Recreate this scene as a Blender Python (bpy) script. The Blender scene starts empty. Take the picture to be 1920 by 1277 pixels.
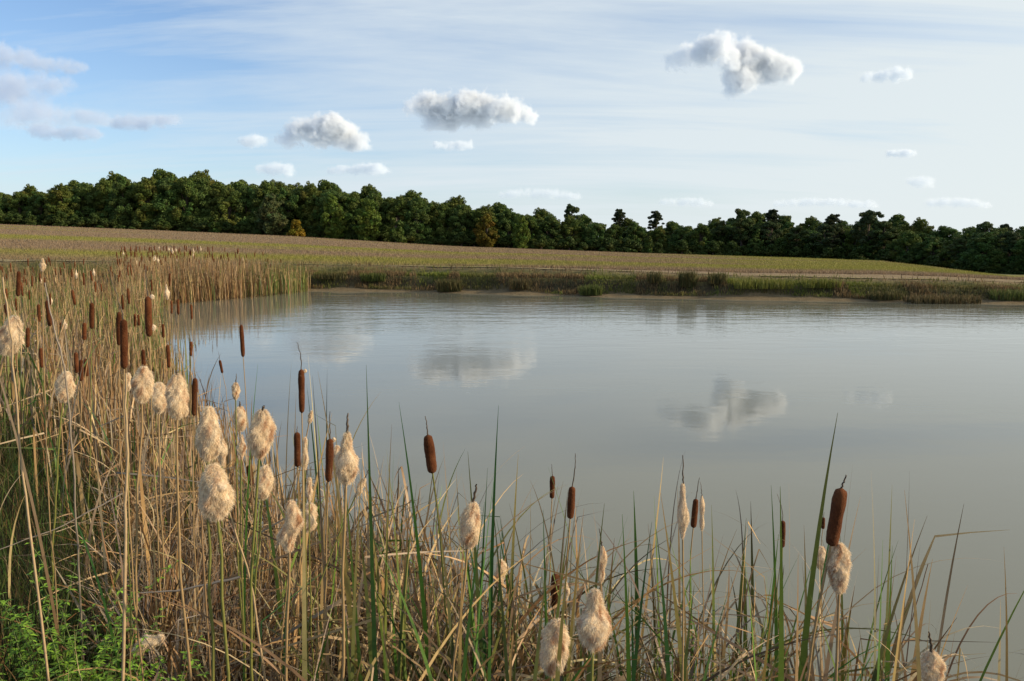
import bpy, math, random
import numpy as np
from mathutils import Vector
random.seed(7); rng = np.random.default_rng(11)
scn = bpy.context.scene
COL = scn.collection
R = math.radians

# ------------------------------------------------------------------ camera
CAMZ = 2.6; PITCH = 7.3; F = 1470.0
cam_d = bpy.data.cameras.new("camera"); cam = bpy.data.objects.new("camera", cam_d); COL.objects.link(cam)
cam.location = (0, 0, CAMZ); cam.rotation_euler = (R(90 - PITCH), 0, 0)
cam_d.sensor_width = 36; cam_d.lens = F / 1920 * 36; cam_d.clip_start = .05; cam_d.clip_end = 60000
scn.camera = cam
# ------------------------------------------------------------------ light
SUN_AZ, SUN_EL = 98.0, 20.0      # azimuth clockwise from the view direction
sd = bpy.data.lights.new("sun", 'SUN'); sun = bpy.data.objects.new("sun", sd); COL.objects.link(sun)
sd.energy = 5.0; sd.angle = R(.55); sd.color = (1.0, .82, .57)
dirv = Vector((math.sin(R(SUN_AZ)) * math.cos(R(SUN_EL)), math.cos(R(SUN_AZ)) * math.cos(R(SUN_EL)), math.sin(R(SUN_EL))))
sun.rotation_euler = dirv.to_track_quat('Z', 'Y').to_euler()

world = bpy.data.worlds.new("World"); scn.world = world; world.use_nodes = True
wn = world.node_tree.nodes; wl = world.node_tree.links; wn.clear()
def N(tree, typ, **kw):
    n = tree.nodes.new(typ)
    for k, v in kw.items():
        if k.startswith('i_'):
            n.inputs[k[2:].replace('_', ' ')].default_value = v
        else:
            setattr(n, k, v)
    return n
def math_node(tree, op, a, b=None, c=None, clamp=False):
    n = tree.nodes.new('ShaderNodeMath'); n.operation = op; n.use_clamp = clamp
    for i, v in enumerate((a, b, c)):
        if v is None: continue
        if isinstance(v, (int, float)): n.inputs[i].default_value = v
        else: tree.links.new(v, n.inputs[i])
    return n.outputs[0]
def ramp(tree, fac, stops):
    n = tree.nodes.new('ShaderNodeValToRGB'); tree.links.new(fac, n.inputs[0])
    e = n.color_ramp.elements
    while len(e) < len(stops): e.new(.5)
    for i, (p, c) in enumerate(stops):
        e[i].position = p
        e[i].color = (c, c, c, 1) if isinstance(c, (int, float)) else (*c, 1)
    return n.outputs[0]
wt = world.node_tree
sky = N(wt, 'ShaderNodeTexSky', sky_type='NISHITA', sun_disc=False, sun_elevation=R(SUN_EL), sun_rotation=R(SUN_AZ),
        air_density=1.0, dust_density=.6, ozone_density=1.4, altitude=50)
tc = N(wt, 'ShaderNodeTexCoord')
sep = N(wt, 'ShaderNodeSeparateXYZ'); wl.new(tc.outputs['Generated'], sep.inputs[0])
dx, dy, dz = sep.outputs
den = math_node(wt, 'ADD', math_node(wt, 'MAXIMUM', dz, 0.0), .12)
comb = N(wt, 'ShaderNodeCombineXYZ')
wl.new(math_node(wt, 'DIVIDE', dx, den), comb.inputs[0]); wl.new(math_node(wt, 'DIVIDE', dy, den), comb.inputs[1])
mp = N(wt, 'ShaderNodeMapping'); mp.inputs['Rotation'].default_value = (0, 0, R(-24)); mp.inputs['Scale'].default_value = (.32, 1.5, 1)
wl.new(comb.outputs[0], mp.inputs[0])
cir = N(wt, 'ShaderNodeTexNoise', i_Scale=1.1, i_Detail=9.0, i_Roughness=.62, i_Distortion=.6); wl.new(mp.outputs[0], cir.inputs[0])
mp2 = N(wt, 'ShaderNodeMapping'); mp2.inputs['Scale'].default_value = (.5, .8, 1); wl.new(comb.outputs[0], mp2.inputs[0])
big = N(wt, 'ShaderNodeTexNoise', i_Scale=.9, i_Detail=5.0, i_Roughness=.5); wl.new(mp2.outputs[0], big.inputs[0])
side = math_node(wt, 'MULTIPLY_ADD', dx, 1.15, .70)           # the thin veil of high cloud thickens towards the sun
v1 = math_node(wt, 'MULTIPLY_ADD', cir.outputs['Fac'], 2.3, -1.2)
v2 = math_node(wt, 'MULTIPLY_ADD', big.outputs['Fac'], 1.5, -.75)
veil = math_node(wt, 'ADD', math_node(wt, 'ADD', side, v1), v2, clamp=True)
veil = ramp(wt, veil, [(0, .05), (.45, .50), (1, .93)])
low = math_node(wt, 'POWER', math_node(wt, 'SUBTRACT', 1.0, math_node(wt, 'MAXIMUM', dz, 0.0), clamp=True), 9.0)   # paler air at the horizon
veil = math_node(wt, 'SUBTRACT', 1.0, math_node(wt, 'MULTIPLY', math_node(wt, 'SUBTRACT', 1.0, veil), math_node(wt, 'MULTIPLY_ADD', low, -.78, 1.0)), clamp=True)
tone = wt.nodes.new('ShaderNodeMix'); tone.data_type = 'RGBA'
tone.inputs[6].default_value = (6.4, 7.3, 8.1, 1); tone.inputs[7].default_value = (7.5, 8.1, 8.15, 1)
wl.new(math_node(wt, 'MULTIPLY_ADD', dx, .8, .5, clamp=True), tone.inputs[0])
gain = N(wt, 'ShaderNodeMix', data_type='RGBA', blend_type='MULTIPLY'); gain.inputs[0].default_value = 1
wl.new(sky.outputs[0], gain.inputs[6]); gain.inputs[7].default_value = (1.05, 1.30, 1.62, 1)
mixs = wt.nodes.new('ShaderNodeMix'); mixs.data_type = 'RGBA'
wl.new(veil, mixs.inputs[0]); wl.new(gain.outputs[2], mixs.inputs[6]); wl.new(tone.outputs[2], mixs.inputs[7])
bg = N(wt, 'ShaderNodeBackground', i_Strength=.1); wl.new(mixs.outputs[2], bg.inputs[0])
wo = N(wt, 'ShaderNodeOutputWorld'); wl.new(bg.outputs[0], wo.inputs[0])

scn.view_settings.view_transform = 'Standard'; scn.view_settings.look = 'None'
scn.view_settings.exposure = 0.1; scn.view_settings.gamma = 1
cy = scn.cycles if hasattr(scn, 'cycles') else None
scn.render.engine = 'CYCLES'; cy = scn.cycles
cy.max_bounces = 8; cy.diffuse_bounces = 3; cy.glossy_bounces = 3; cy.transmission_bounces = 3
cy.volume_bounces = 6; cy.volume_step_rate = .45; cy.volume_max_steps = 256; cy.transparent_max_bounces = 6; cy.use_denoising = True
cy.caustics_reflective = False; cy.caustics_refractive = False; cy.sample_clamp_indirect = 6

# ------------------------------------------------------------------ helpers
def alpha(v): return np.arctan((v - 638.5) / F) + R(PITCH)       # angle below the horizontal of a picture row
def world_pt(u, v, Y):
    a = (v - 638.5) / F; cp, sp = math.cos(R(PITCH)), math.sin(R(PITCH))
    fw = cp - a * sp; dn = sp + a * cp
    return Vector(((u - 960) / F / fw * Y, Y, CAMZ - dn / fw * Y))
def ss(a, b, x):
    t = np.clip((x - a) / (b - a), 0, 1); return t * t * (3 - 2 * t)
_perm = rng.random((64, 64))
def vnoise(x, y):
    xi = np.floor(x).astype(int); yi = np.floor(y).astype(int); fx = x - xi; fy = y - yi
    fx = fx * fx * (3 - 2 * fx); fy = fy * fy * (3 - 2 * fy)
    a = _perm[xi % 64, yi % 64]; b = _perm[(xi + 1) % 64, yi % 64]; c = _perm[xi % 64, (yi + 1) % 64]; d = _perm[(xi + 1) % 64, (yi + 1) % 64]
    return (a * (1 - fx) + b * fx) * (1 - fy) + (c * (1 - fx) + d * fx) * fy
def fbm(x, y, o=4):
    s = 0; a = .5; t = 0
    for _ in range(o):
        s = s + a * vnoise(x, y); t += a; a *= .5; x = x * 2.03 + 11.3; y = y * 2.03 + 5.7
    return s / t
def tag(o, label=None, cat=None, group=None, kind=None):
    if label: o['label'] = label
    if cat: o['category'] = cat
    if group: o['group'] = group
    if kind: o['kind'] = kind
    return o
def empty(name, loc, label, cat, group=None):
    o = bpy.data.objects.new(name, None); COL.objects.link(o); o.location = loc; o.empty_display_size = .1
    return tag(o, label, cat, group)
def mesh_np(name, V, Q, mats, cols=None, parent=None, smooth=False, midx=None, loc=None):
    """V (n,3); Q (m,4) or (m,3) or a list of arrays of those."""
    me = bpy.data.meshes.new(name)
    Qs = Q if isinstance(Q, list) else [Q]
    Qs = [np.asarray(q, dtype=np.int32) for q in Qs if len(q)]
    V = np.asarray(V, dtype=np.float32)
    me.vertices.add(len(V)); me.vertices.foreach_set('co', V.ravel())
    loops = np.concatenate([q.ravel() for q in Qs]); sizes = np.concatenate([np.full(len(q), q.shape[1]) for q in Qs])
    me.loops.add(len(loops)); me.loops.foreach_set('vertex_index', loops)
    starts = np.concatenate([[0], np.cumsum(sizes)[:-1]]).astype(np.int32)
    me.polygons.add(len(sizes)); me.polygons.foreach_set('loop_start', starts); me.polygons.foreach_set('loop_total', sizes.astype(np.int32))
    if midx is not None: me.polygons.foreach_set('material_index', np.asarray(midx, dtype=np.int32))
    if smooth: me.polygons.foreach_set('use_smooth', np.ones(len(sizes), dtype=bool))
    me.update(calc_edges=True)
    if cols is not None:
        at = me.color_attributes.new('Col', 'FLOAT_COLOR', 'POINT')
        c = np.ones((len(V), 4), dtype=np.float32); c[:, :3] = cols; at.data.foreach_set('color', c.ravel())
    for m in (mats if isinstance(mats, list) else [mats]): me.materials.append(m)
    o = bpy.data.objects.new(name, me); COL.objects.link(o)
    if parent: o.parent = parent
    if loc is not None: o.location = loc
    return o
def copy_tree(o, parent=None):
    c = o.copy(); COL.objects.link(c); c.parent = parent
    for ch in list(o.children): copy_tree(ch, c)
    return c

# ------------------------------------------------------------------ materials
def mat_base(name):
    m = bpy.data.materials.new(name); m.use_nodes = True; t = m.node_tree
    b = t.nodes['Principled BSDF']; return m, t, b
def leaf_mat(name, trans=.3, rough=.55, spec=.3, var=.25, scale=30.0):
    m, t, b = mat_base(name)
    at = N(t, 'ShaderNodeAttribute', attribute_name='Col')
    nz = N(t, 'ShaderNodeTexNoise', i_Scale=scale, i_Detail=4.0); tcn = N(t, 'ShaderNodeTexCoord'); t.links.new(tcn.outputs['Object'], nz.inputs[0])
    f = math_node(t, 'MULTIPLY_ADD', nz.outputs['Fac'], var * 2, 1 - var)
    mx = N(t, 'ShaderNodeMix', data_type='RGBA', blend_type='MULTIPLY'); mx.inputs[0].default_value = 1
    cb = N(t, 'ShaderNodeCombineColor'); [t.links.new(f, cb.inputs[i]) for i in range(3)]
    t.links.new(at.outputs['Color'], mx.inputs[6]); t.links.new(cb.outputs[0], mx.inputs[7])
    t.links.new(mx.outputs[2], b.inputs['Base Color']); b.inputs['Roughness'].default_value = rough; b.inputs['Specular IOR Level'].default_value = spec
    if trans > 0:
        tr = N(t, 'ShaderNodeBsdfTranslucent'); t.links.new(mx.outputs[2], tr.inputs[0])
        ms = N(t, 'ShaderNodeMixShader'); ms.inputs[0].default_value = trans
        t.links.new(b.outputs[0], ms.inputs[1]); t.links.new(tr.outputs[0], ms.inputs[2])
        t.links.new(ms.outputs[0], t.nodes['Material Output'].inputs[0])
    return m
M_leaf = leaf_mat('reed_leaf', .2, .5, .35)
M_grass = leaf_mat('grass_blades', .3, .6, .2)
M_tree = leaf_mat('tree_foliage', .22, .65, .15, .35, .6)
M_stem = leaf_mat('cattail_stem', 0, .5, .35, .3, 60)
M_weed = leaf_mat('weed_leaf', .35, .5, .3, .25, 40)
M_fluff = leaf_mat('cattail_fluff', .35, .95, .0, .2, 70)
def bark():
    m, t, b = mat_base('tree_bark')
    nz = N(t, 'ShaderNodeTexNoise', i_Scale=3.0, i_Detail=6.0)
    t.links.new(ramp(t, nz.outputs['Fac'], [(.3, (.05, .038, .028)), (.7, (.16, .12, .09))]), b.inputs['Base Color'])
    b.inputs['Roughness'].default_value = .9; return m
M_bark = bark()
def brown_head():
    m, t, b = mat_base('cattail_velvet')
    tcn = N(t, 'ShaderNodeTexCoord')
    n1 = N(t, 'ShaderNodeTexNoise', i_Scale=22.0, i_Detail=8.0, i_Roughness=.75); t.links.new(tcn.outputs['Object'], n1.inputs[0])
    n2 = N(t, 'ShaderNodeTexNoise', i_Scale=420.0, i_Detail=2.0); t.links.new(tcn.outputs['Object'], n2.inputs[0])
    n3 = N(t, 'ShaderNodeTexNoise', i_Scale=75.0, i_Detail=3.0, i_Roughness=.7); t.links.new(tcn.outputs['Object'], n3.inputs[0])
    oi = N(t, 'ShaderNodeObjectInfo')
    c = ramp(t, n1.outputs['Fac'], [(.3, (.048, .015, .007)), (.5, (.10, .033, .013)), (.72, (.15, .058, .024))])
    sp = ramp(t, n3.outputs['Fac'], [(.64, 0.0), (.76, .55)])
    mx = N(t, 'ShaderNodeMix', data_type='RGBA'); t.links.new(sp, mx.inputs[0]); t.links.new(c, mx.inputs[6]); mx.inputs[7].default_value = (.42, .27, .15, 1)
    vr = math_node(t, 'MULTIPLY_ADD', oi.outputs['Random'], .5, .75)
    cb = N(t, 'ShaderNodeCombineColor'); [t.links.new(vr, cb.inputs[i]) for i in range(3)]
    my = N(t, 'ShaderNodeMix', data_type='RGBA', blend_type='MULTIPLY'); my.inputs[0].default_value = 1
    t.links.new(mx.outputs[2], my.inputs[6]); t.links.new(cb.outputs[0], my.inputs[7])
    t.links.new(my.outputs[2], b.inputs['Base Color'])
    b.inputs['Roughness'].default_value = .95; b.inputs['Specular IOR Level'].default_value = .05
    b.inputs['Sheen Weight'].default_value = .15; b.inputs['Sheen Tint'].default_value = (.9, .5, .3, 1)
    bp = N(t, 'ShaderNodeBump', i_Strength=1.0, i_Distance=.004)
    t.links.new(math_node(t, 'ADD', n2.outputs['Fac'], n3.outputs['Fac']), bp.inputs['Height']); t.links.new(bp.outputs[0], b.inputs['Normal'])
    return m
M_head = brown_head()
def ground_mat():
    m, t, b = mat_base('ground_soil')
    at = N(t, 'ShaderNodeAttribute', attribute_name='Col'); tcn = N(t, 'ShaderNodeTexCoord')
    n1 = N(t, 'ShaderNodeTexNoise', i_Scale=1.7, i_Detail=10.0, i_Roughness=.7); t.links.new(tcn.outputs['Object'], n1.inputs[0])
    n2 = N(t, 'ShaderNodeTexNoise', i_Scale=14.0, i_Detail=6.0, i_Roughness=.7); t.links.new(tcn.outputs['Object'], n2.inputs[0])
    f = math_node(t, 'MULTIPLY', math_node(t, 'MULTIPLY_ADD', n1.outputs['Fac'], 1.3, .35), math_node(t, 'MULTIPLY_ADD', n2.outputs['Fac'], .9, .55))
    cb = N(t, 'ShaderNodeCombineColor'); [t.links.new(f, cb.inputs[i]) for i in range(3)]
    mx = N(t, 'ShaderNodeMix', data_type='RGBA', blend_type='MULTIPLY'); mx.inputs[0].default_value = 1
    t.links.new(at.outputs['Color'], mx.inputs[6]); t.links.new(cb.outputs[0], mx.inputs[7]); t.links.new(mx.outputs[2], b.inputs['Base Color'])
    b.inputs['Roughness'].default_value = .95; b.inputs['Specular IOR Level'].default_value = .1
    bp = N(t, 'ShaderNodeBump', i_Strength=.9, i_Distance=.12); t.links.new(math_node(t, 'ADD', n1.outputs['Fac'], math_node(t, 'MULTIPLY', n2.outputs['Fac'], .35)), bp.inputs['Height'])
    t.links.new(bp.outputs[0], b.inputs['Normal']); return m
M_ground = ground_mat()
def water_mat():
    m, t, b = mat_base('pond_water'); tcn = N(t, 'ShaderNodeTexCoord')
    b.inputs['Base Color'].default_value = (.175, .172, .128, 1); b.inputs['IOR'].default_value = 1.333
    b.inputs['Roughness'].default_value = .008; b.inputs['Specular IOR Level'].default_value = .5
    sx = N(t, 'ShaderNodeSeparateXYZ'); t.links.new(tcn.outputs['Object'], sx.inputs[0])
    X, Y = sx.outputs[0], sx.outputs[1]
    def noise(sc, sx_, sy_, d=3.0, rot=8):
        q = N(t, 'ShaderNodeMapping'); q.inputs['Scale'].default_value = (sx_, sy_, 1); q.inputs['Rotation'].default_value = (0, 0, R(rot)); t.links.new(tcn.outputs['Object'], q.inputs[0])
        n = N(t, 'ShaderNodeTexNoise', i_Scale=sc, i_Detail=d, i_Roughness=.5, i_Distortion=.3); t.links.new(q.outputs[0], n.inputs[0]); return n.outputs['Fac']
    fine = noise(5.5, .55, 1.6, 3.0, 14); long_ = noise(1.1, .5, 1.3, 2.0, -10)
    patch = noise(.10, 1.0, 2.2, 3.0, 5)
    # open water is rippled, the lee under the far bank and along the reed bed is calm
    far_calm = N(t, 'ShaderNodeMapRange', interpolation_type='SMOOTHSTEP'); ed = math_node(t, 'ADD', Y, math_node(t, 'MULTIPLY', X, .24))
    t.links.new(ed, far_calm.inputs[0])
    far_calm.inputs[1].default_value = 35.6; far_calm.inputs[2].default_value = 34.6; far_calm.inputs[3].default_value = 0.04; far_calm.inputs[4].default_value = 1
    rise = N(t, 'ShaderNodeMapRange', interpolation_type='SMOOTHSTEP'); t.links.new(Y, rise.inputs[0]); rise.inputs[1].default_value = 15; rise.inputs[2].default_value = 30; rise.inputs[3].default_value = .16; rise.inputs[4].default_value = 1.9
    lee = N(t, 'ShaderNodeMapRange', interpolation_type='SMOOTHSTEP'); t.links.new(math_node(t, 'ADD', X, math_node(t, 'MULTIPLY', Y, .13)), lee.inputs[0]); lee.inputs[1].default_value = -8; lee.inputs[2].default_value = -1; lee.inputs[3].default_value = .18; lee.inputs[4].default_value = 1
    amp = math_node(t, 'MULTIPLY', math_node(t, 'MULTIPLY', far_calm.outputs[0], rise.outputs[0]), lee.outputs[0])
    amp = math_node(t, 'MULTIPLY', amp, ramp(t, patch, [(.3, .55), (.7, 1.1)]))
    h = math_node(t, 'ADD', math_node(t, 'MULTIPLY', fine, .30), long_)
    bp = N(t, 'ShaderNodeBump', i_Strength=1.0, i_Distance=.015); t.links.new(math_node(t, 'MULTIPLY', h, amp), bp.inputs['Height'])
    t.links.new(bp.outputs[0], b.inputs['Normal']); return m
M_water = water_mat()

# ------------------------------------------------------------------ terrain
NEAR = [(70, -7), (20, -5), (8, -2), (4, .2), (2.4, 1.1), (1.6, 1.6), (.7, 2.0), (-.2, 2.6), (-1, 3.7), (-1.8, 5.3), (-3.1, 7.5), (-4.6, 10), (-7.1, 14.5), (-9.5, 19.5),
        (-11.5, 24), (-13.6, 29), (-14.3, 32), (-12.6, 34.5), (-11.4, 37), (-10.8, 40.2)]
FAR = [(-6, 39.6), (0, 37.6), (7, 35), (13, 33.6), (20.5, 31.8), (32, 30.8), (50, 30), (70, 30)]
POLY = np.array(NEAR + FAR, float)
def shore(x, y):
    """signed distance to the shoreline, positive on land"""
    x = np.asarray(x, float); y = np.asarray(y, float); d = np.full(x.shape, 1e9); ins = np.zeros(x.shape, bool)
    n = len(POLY)
    for i in range(n):
        ax, ay = POLY[i]; bx, by = POLY[(i + 1) % n]; ex, ey = bx - ax, by - ay
        t = np.clip(((x - ax) * ex + (y - ay) * ey) / (ex * ex + ey * ey), 0, 1)
        d = np.minimum(d, np.hypot(x - ax - t * ex, y - ay - t * ey))
        cond = ((ay > y) != (by > y)) & (x < (bx - ax) * (y - ay) / ((by - ay) if by != ay else 1e-9) + ax)
        ins ^= cond
    d = d + .22 * (fbm(x * 1.1, y * 1.1, 3) - .5) * np.clip(d * 3, 0, 1)
    return np.where(ins, -d, d)
FX = [p[0] for p in [(-60, 40.5), (-10.8, 40.2)] + FAR]; FY = [p[1] for p in [(-60, 40.5), (-10.8, 40.2)] + FAR]
UP = [-1500, 0, 560, 960, 1400, 1900, 3500]; VP = [486, 490, 497, 503, 518, 529, 545]
UT = [-1500, -400, 0, 300, 550, 850, 1200, 1500, 1650, 1750, 1900, 2300, 3500]
VT = [395, 408, 420, 432, 443, 462, 475, 484, 490, 502, 522, 530, 535]
YC = [170, 170, 170, 170, 170, 168, 165, 150, 105, 78, 52, 48, 48]
FALL = [0, 0, 0, 0, 0, 0, .01, .03, .035, .04, .04, .04, .04]
def height(x, y, rough=True):
    x = np.asarray(x, float); y = np.asarray(y, float)
    u = 960 + F * x / np.maximum(y, 20.0)
    yf = np.interp(x, FX, FY) + .5 * (fbm(x * .5, x * 0 + 3.3, 3) - .5)
    df = y - yf
    y0 = yf + 2.6
    zt = CAMZ - y0 * np.tan(alpha(np.interp(u, UP, VP)))
    yc = np.maximum(np.interp(u, UT, YC), y0 + 6)
    zc = CAMZ - yc * np.tan(alpha(np.interp(u, UT, VT)))
    k = np.clip((y - y0) / (yc - y0), 0, 1)
    fld = zt + (zc - zt) * k - np.maximum(y - yc, 0) * np.interp(u, UT, FALL)
    fld = np.maximum(fld, -6)
    low = np.minimum(fld - .30, .75) ; far = .10 * ss(0, .9, df) + (low - .10).clip(.12) * ss(.8, 1.6, df) + (fld - .1 - (low - .10).clip(.12)) * ss(2.3, 3.1, df)
    s = shore(x, y)
    nearz = .85 * ss(0, 1.5, s) + .05 * s.clip(0, 3)
    marsh = .06 + .22 * ss(0, 8, s)
    w = ss(7, 12, y); land = (nearz * (1 - w) + marsh * w) * ss(-.05, .35, s)
    bed = -np.minimum(.9, .45 * np.abs(s) + .01)
    z = np.where(s < 0, bed, land)
    z = np.where(df > 0, far, z)
    if rough:
        z = z + np.where(s > .1, .05 * (fbm(x * 1.3, y * 1.3, 3) - .5) * np.where(y < 60, 1, 0), 0)
    return z
def axis(parts):
    out = [parts[0][0]]
    for a, b, st in parts:
        n = max(1, int(round((b - a) / st))); out += list(np.linspace(a, b, n + 1)[1:])
    return np.array(out)
gx = axis([(-700, -150, 50), (-150, -40, 5), (-40, -8, .5), (-8, 8, .2), (8, 40, .5), (40, 150, 5), (150, 700, 50)])
gy = axis([(-60, -4, 4), (-4, 12, .2), (12, 30, .6), (30, 45, .16), (45, 60, 1), (60, 190, 3), (190, 300, 10), (300, 1500, 100)])
GX, GY = np.meshgrid(gx, gy); fx, fy = GX.ravel(), GY.ravel()
GZ = height(fx, fy)
def field_col(x, y):
    u = 960 + F * x / np.maximum(y, 20.0)
    n = fbm(x * .012 + 3.1, y * .085 + .35 * np.sin(x * .02) + 1.7, 3)
    far = ss(60, 150, y) * (1 - ss(1000, 1500, u))
    p = ss(.34, .70, n + .22 * far + .05 - .25 * ss(1150, 1600, u) * ss(50, 60, y))
    p = np.clip(p + .7 * ss(900, 1250, u) * (1 - ss(44, 52, y)) * ss(40, 42, y), 0, 1)
    green = np.array([.235, .22, .05]); purple = np.array([.25, .178, .108])
    return green * (1 - p[..., None]) + purple * p[..., None]
sG = shore(fx, fy); dfG = fy - np.interp(fx, FX, FY)
soil = np.array([.045, .034, .022]); mud = np.array([.165, .125, .072])
colG = np.tile(soil, (len(fx), 1)); wl_ = (ss(5, 10, fy) * ss(0, 3, sG) * (dfG < 1.2))[:, None]; colG = colG * (1 - wl_) + np.array([.11, .10, .04]) * wl_
mw = .15 + .95 * fbm(fx * .35, fx * 0 + 8.1, 3); wm = (ss(-.6, 0, dfG) * (1 - ss(mw, mw + .35, dfG)))[:, None]; colG = colG * (1 - wm) + mud * wm
wo_ = ss(1.2, 1.7, dfG)[:, None]; colG = colG * (1 - wo_) + np.array([.15, .135, .05]) * wo_
wf = ss(2.7, 3.2, dfG)[:, None]; colG = colG * (1 - wf) + field_col(fx, fy) * wf
wdp = (sG < -.3)[:, None]; colG = np.where(wdp, np.array([.12, .10, .06]), colG)
nx, ny = len(gx), len(gy)
idx = np.arange(nx * ny).reshape(ny, nx)
Q = np.stack([idx[:-1, :-1], idx[:-1, 1:], idx[1:, 1:], idx[1:, :-1]], -1).reshape(-1, 4)
tag(mesh_np('ground', np.stack([fx, fy, GZ], 1), Q, M_ground, colG, smooth=True), 'grassy field rising from the pond to the forest edge', kind='structure')
# pond
wx = np.linspace(-30, 71, 40); wy = np.linspace(-9, 41.8, 24); WX, WY = np.meshgrid(wx, wy)
idx = np.arange(WX.size).reshape(WX.shape); Q = np.stack([idx[:-1, :-1], idx[:-1, 1:], idx[1:, 1:], idx[1:, :-1]], -1).reshape(-1, 4)
tag(mesh_np('water', np.stack([WX.ravel(), WY.ravel(), WX.ravel() * 0], 1), Q, M_water, smooth=True), 'still grey brown pond water reflecting the clouds', kind='structure')
# sandy track along the far bank
px_ = np.arange(-75, 70, .8); rows = []
for off in (3.1, 3.3, 3.5, 3.75):
    yy = np.interp(px_, FX, FY) + off + .35 * (fbm(px_ * .15, px_ * 0 + off, 3) - .5)
    rows.append(np.stack([px_, yy, height(px_, yy) + .03], 1))
V = np.concatenate(rows); n = len(px_); idx = np.arange(4 * n).reshape(4, n)
Q = np.stack([idx[:-1, :-1], idx[:-1, 1:], idx[1:, 1:], idx[1:, :-1]], -1).reshape(-1, 4)
pk_ = ss(.42, .6, fbm(V[:, 0] * .35, V[:, 1] * 1.2 + 4, 3))[:, None]; cp_ = (np.array([.27, .215, .115]) * (1 - pk_) + np.array([.20, .18, .06]) * pk_) * (.8 + .4 * fbm(V[:, 0] * .6, V[:, 1] * 2)[:, None])
tag(mesh_np('path', V, Q, M_ground, cp_, smooth=True), 'sandy track running along the far bank', kind='structure')

# ------------------------------------------------------------------ blades
def blades(P, az, L, lean, curve, width, col0, col1, kf=None, ka=None, K=8, twist=0.6, face=None, tipw=0.0, floor=None):
    """ribbons grown from points P; returns V, Q, C"""
    n = len(P); L = np.broadcast_to(L, n); s = np.linspace(0, 1, K + 1)
    th = np.broadcast_to(lean, n)[:, None] + np.broadcast_to(curve, n)[:, None] * s[None, :] ** 1.7
    if kf is not None: th = th + np.where(s[None, :] > kf[:, None], ka[:, None], 0)
    azs = np.broadcast_to(az, n)[:, None] + rng.normal(0, .12, (n, 1)) * s[None, :] * 3
    ds = (L / K)[:, None]
    dirx = np.sin(th) * np.cos(azs); diry = np.sin(th) * np.sin(azs); dirz = np.cos(th)
    X = np.zeros((n, K + 1, 3)); D = np.stack([dirx, diry, dirz], -1)
    X[:, 1:] = np.cumsum(D[:, :-1] * ds[..., None], 1); X += P[:, None, :]
    if floor is not None: X[..., 2] = np.maximum(X[..., 2], floor)
    if face is None: face = rng.uniform(0, np.pi, n)
    ph = face[:, None] + rng.normal(0, twist, (n, 1)) * s[None, :]
    side = np.stack([-np.sin(azs), np.cos(azs), np.zeros_like(azs)], -1)
    nor = np.cross(side, D)
    S = side * np.cos(ph)[..., None] + nor * np.sin(ph)[..., None]
    wprof = (1 - s ** 3) * (1 - tipw) + tipw; wprof = wprof * np.minimum(1, .55 + 1.5 * s); wprof[-1] = max(tipw, .04)
    w = np.broadcast_to(width, n)[:, None] * wprof[None, :] * .5
    A = X - S * w[..., None]; B = X + S * w[..., None]
    V = np.stack([A, B], 2).reshape(-1, 3)
    base = (np.arange(n) * (K + 1) * 2)[:, None] + (np.arange(K) * 2)[None, :]
    Q = np.stack([base, base + 1, base + 3, base + 2], -1).reshape(-1, 4)
    g = (s ** 1.6)[None, :, None]; C = col0[:, None, :] * (1 - g) + col1[:, None, :] * g
    C = np.repeat(C[:, :, None, :], 2, 2).reshape(-1, 3)
    return V, Q, C
def merge(items):
    Vs, Qs, Cs, o = [], [], [], 0
    for V, Q, C in items:
        Vs.append(V); Qs.append(Q + o); Cs.append(C); o += len(V)
    return np.concatenate(Vs), np.concatenate(Qs), np.concatenate(Cs)
def pick(pal, n, jit=.15):
    pal = np.array(pal); c = pal[rng.integers(0, len(pal), n)] * (1 + rng.normal(0, jit, (n, 1))); return np.clip(c * (1 + rng.normal(0, .04, (n, 3))), .004, .9)
TAN = [(.50, .32, .145), (.38, .225, .095), (.58, .41, .205), (.27, .155, .065), (.20, .105, .042), (.40, .30, .18), (.14, .075, .032), (.09, .05, .022), (.07, .042, .02)]
GREY = [(.30, .25, .19), (.20, .16, .12), (.36, .28, .19)]
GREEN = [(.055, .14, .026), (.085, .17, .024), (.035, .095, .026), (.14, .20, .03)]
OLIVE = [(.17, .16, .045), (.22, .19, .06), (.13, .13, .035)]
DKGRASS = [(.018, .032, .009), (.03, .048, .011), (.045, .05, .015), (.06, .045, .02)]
def scatter(n, xr, yr, smin, smax, dens=None):
    x = rng.uniform(*xr, n); y = rng.uniform(*yr, n); s = shore(x, y); k = (s > smin) & (s < smax)
    x, y, s = x[k], y[k], s[k]
    if dens is not None:
        k = rng.random(len(x)) < dens(x, y, s); x, y, s = x[k], y[k], s[k]
    z = height(x, y)
    return np.stack([x, y, z], 1), s

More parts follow.
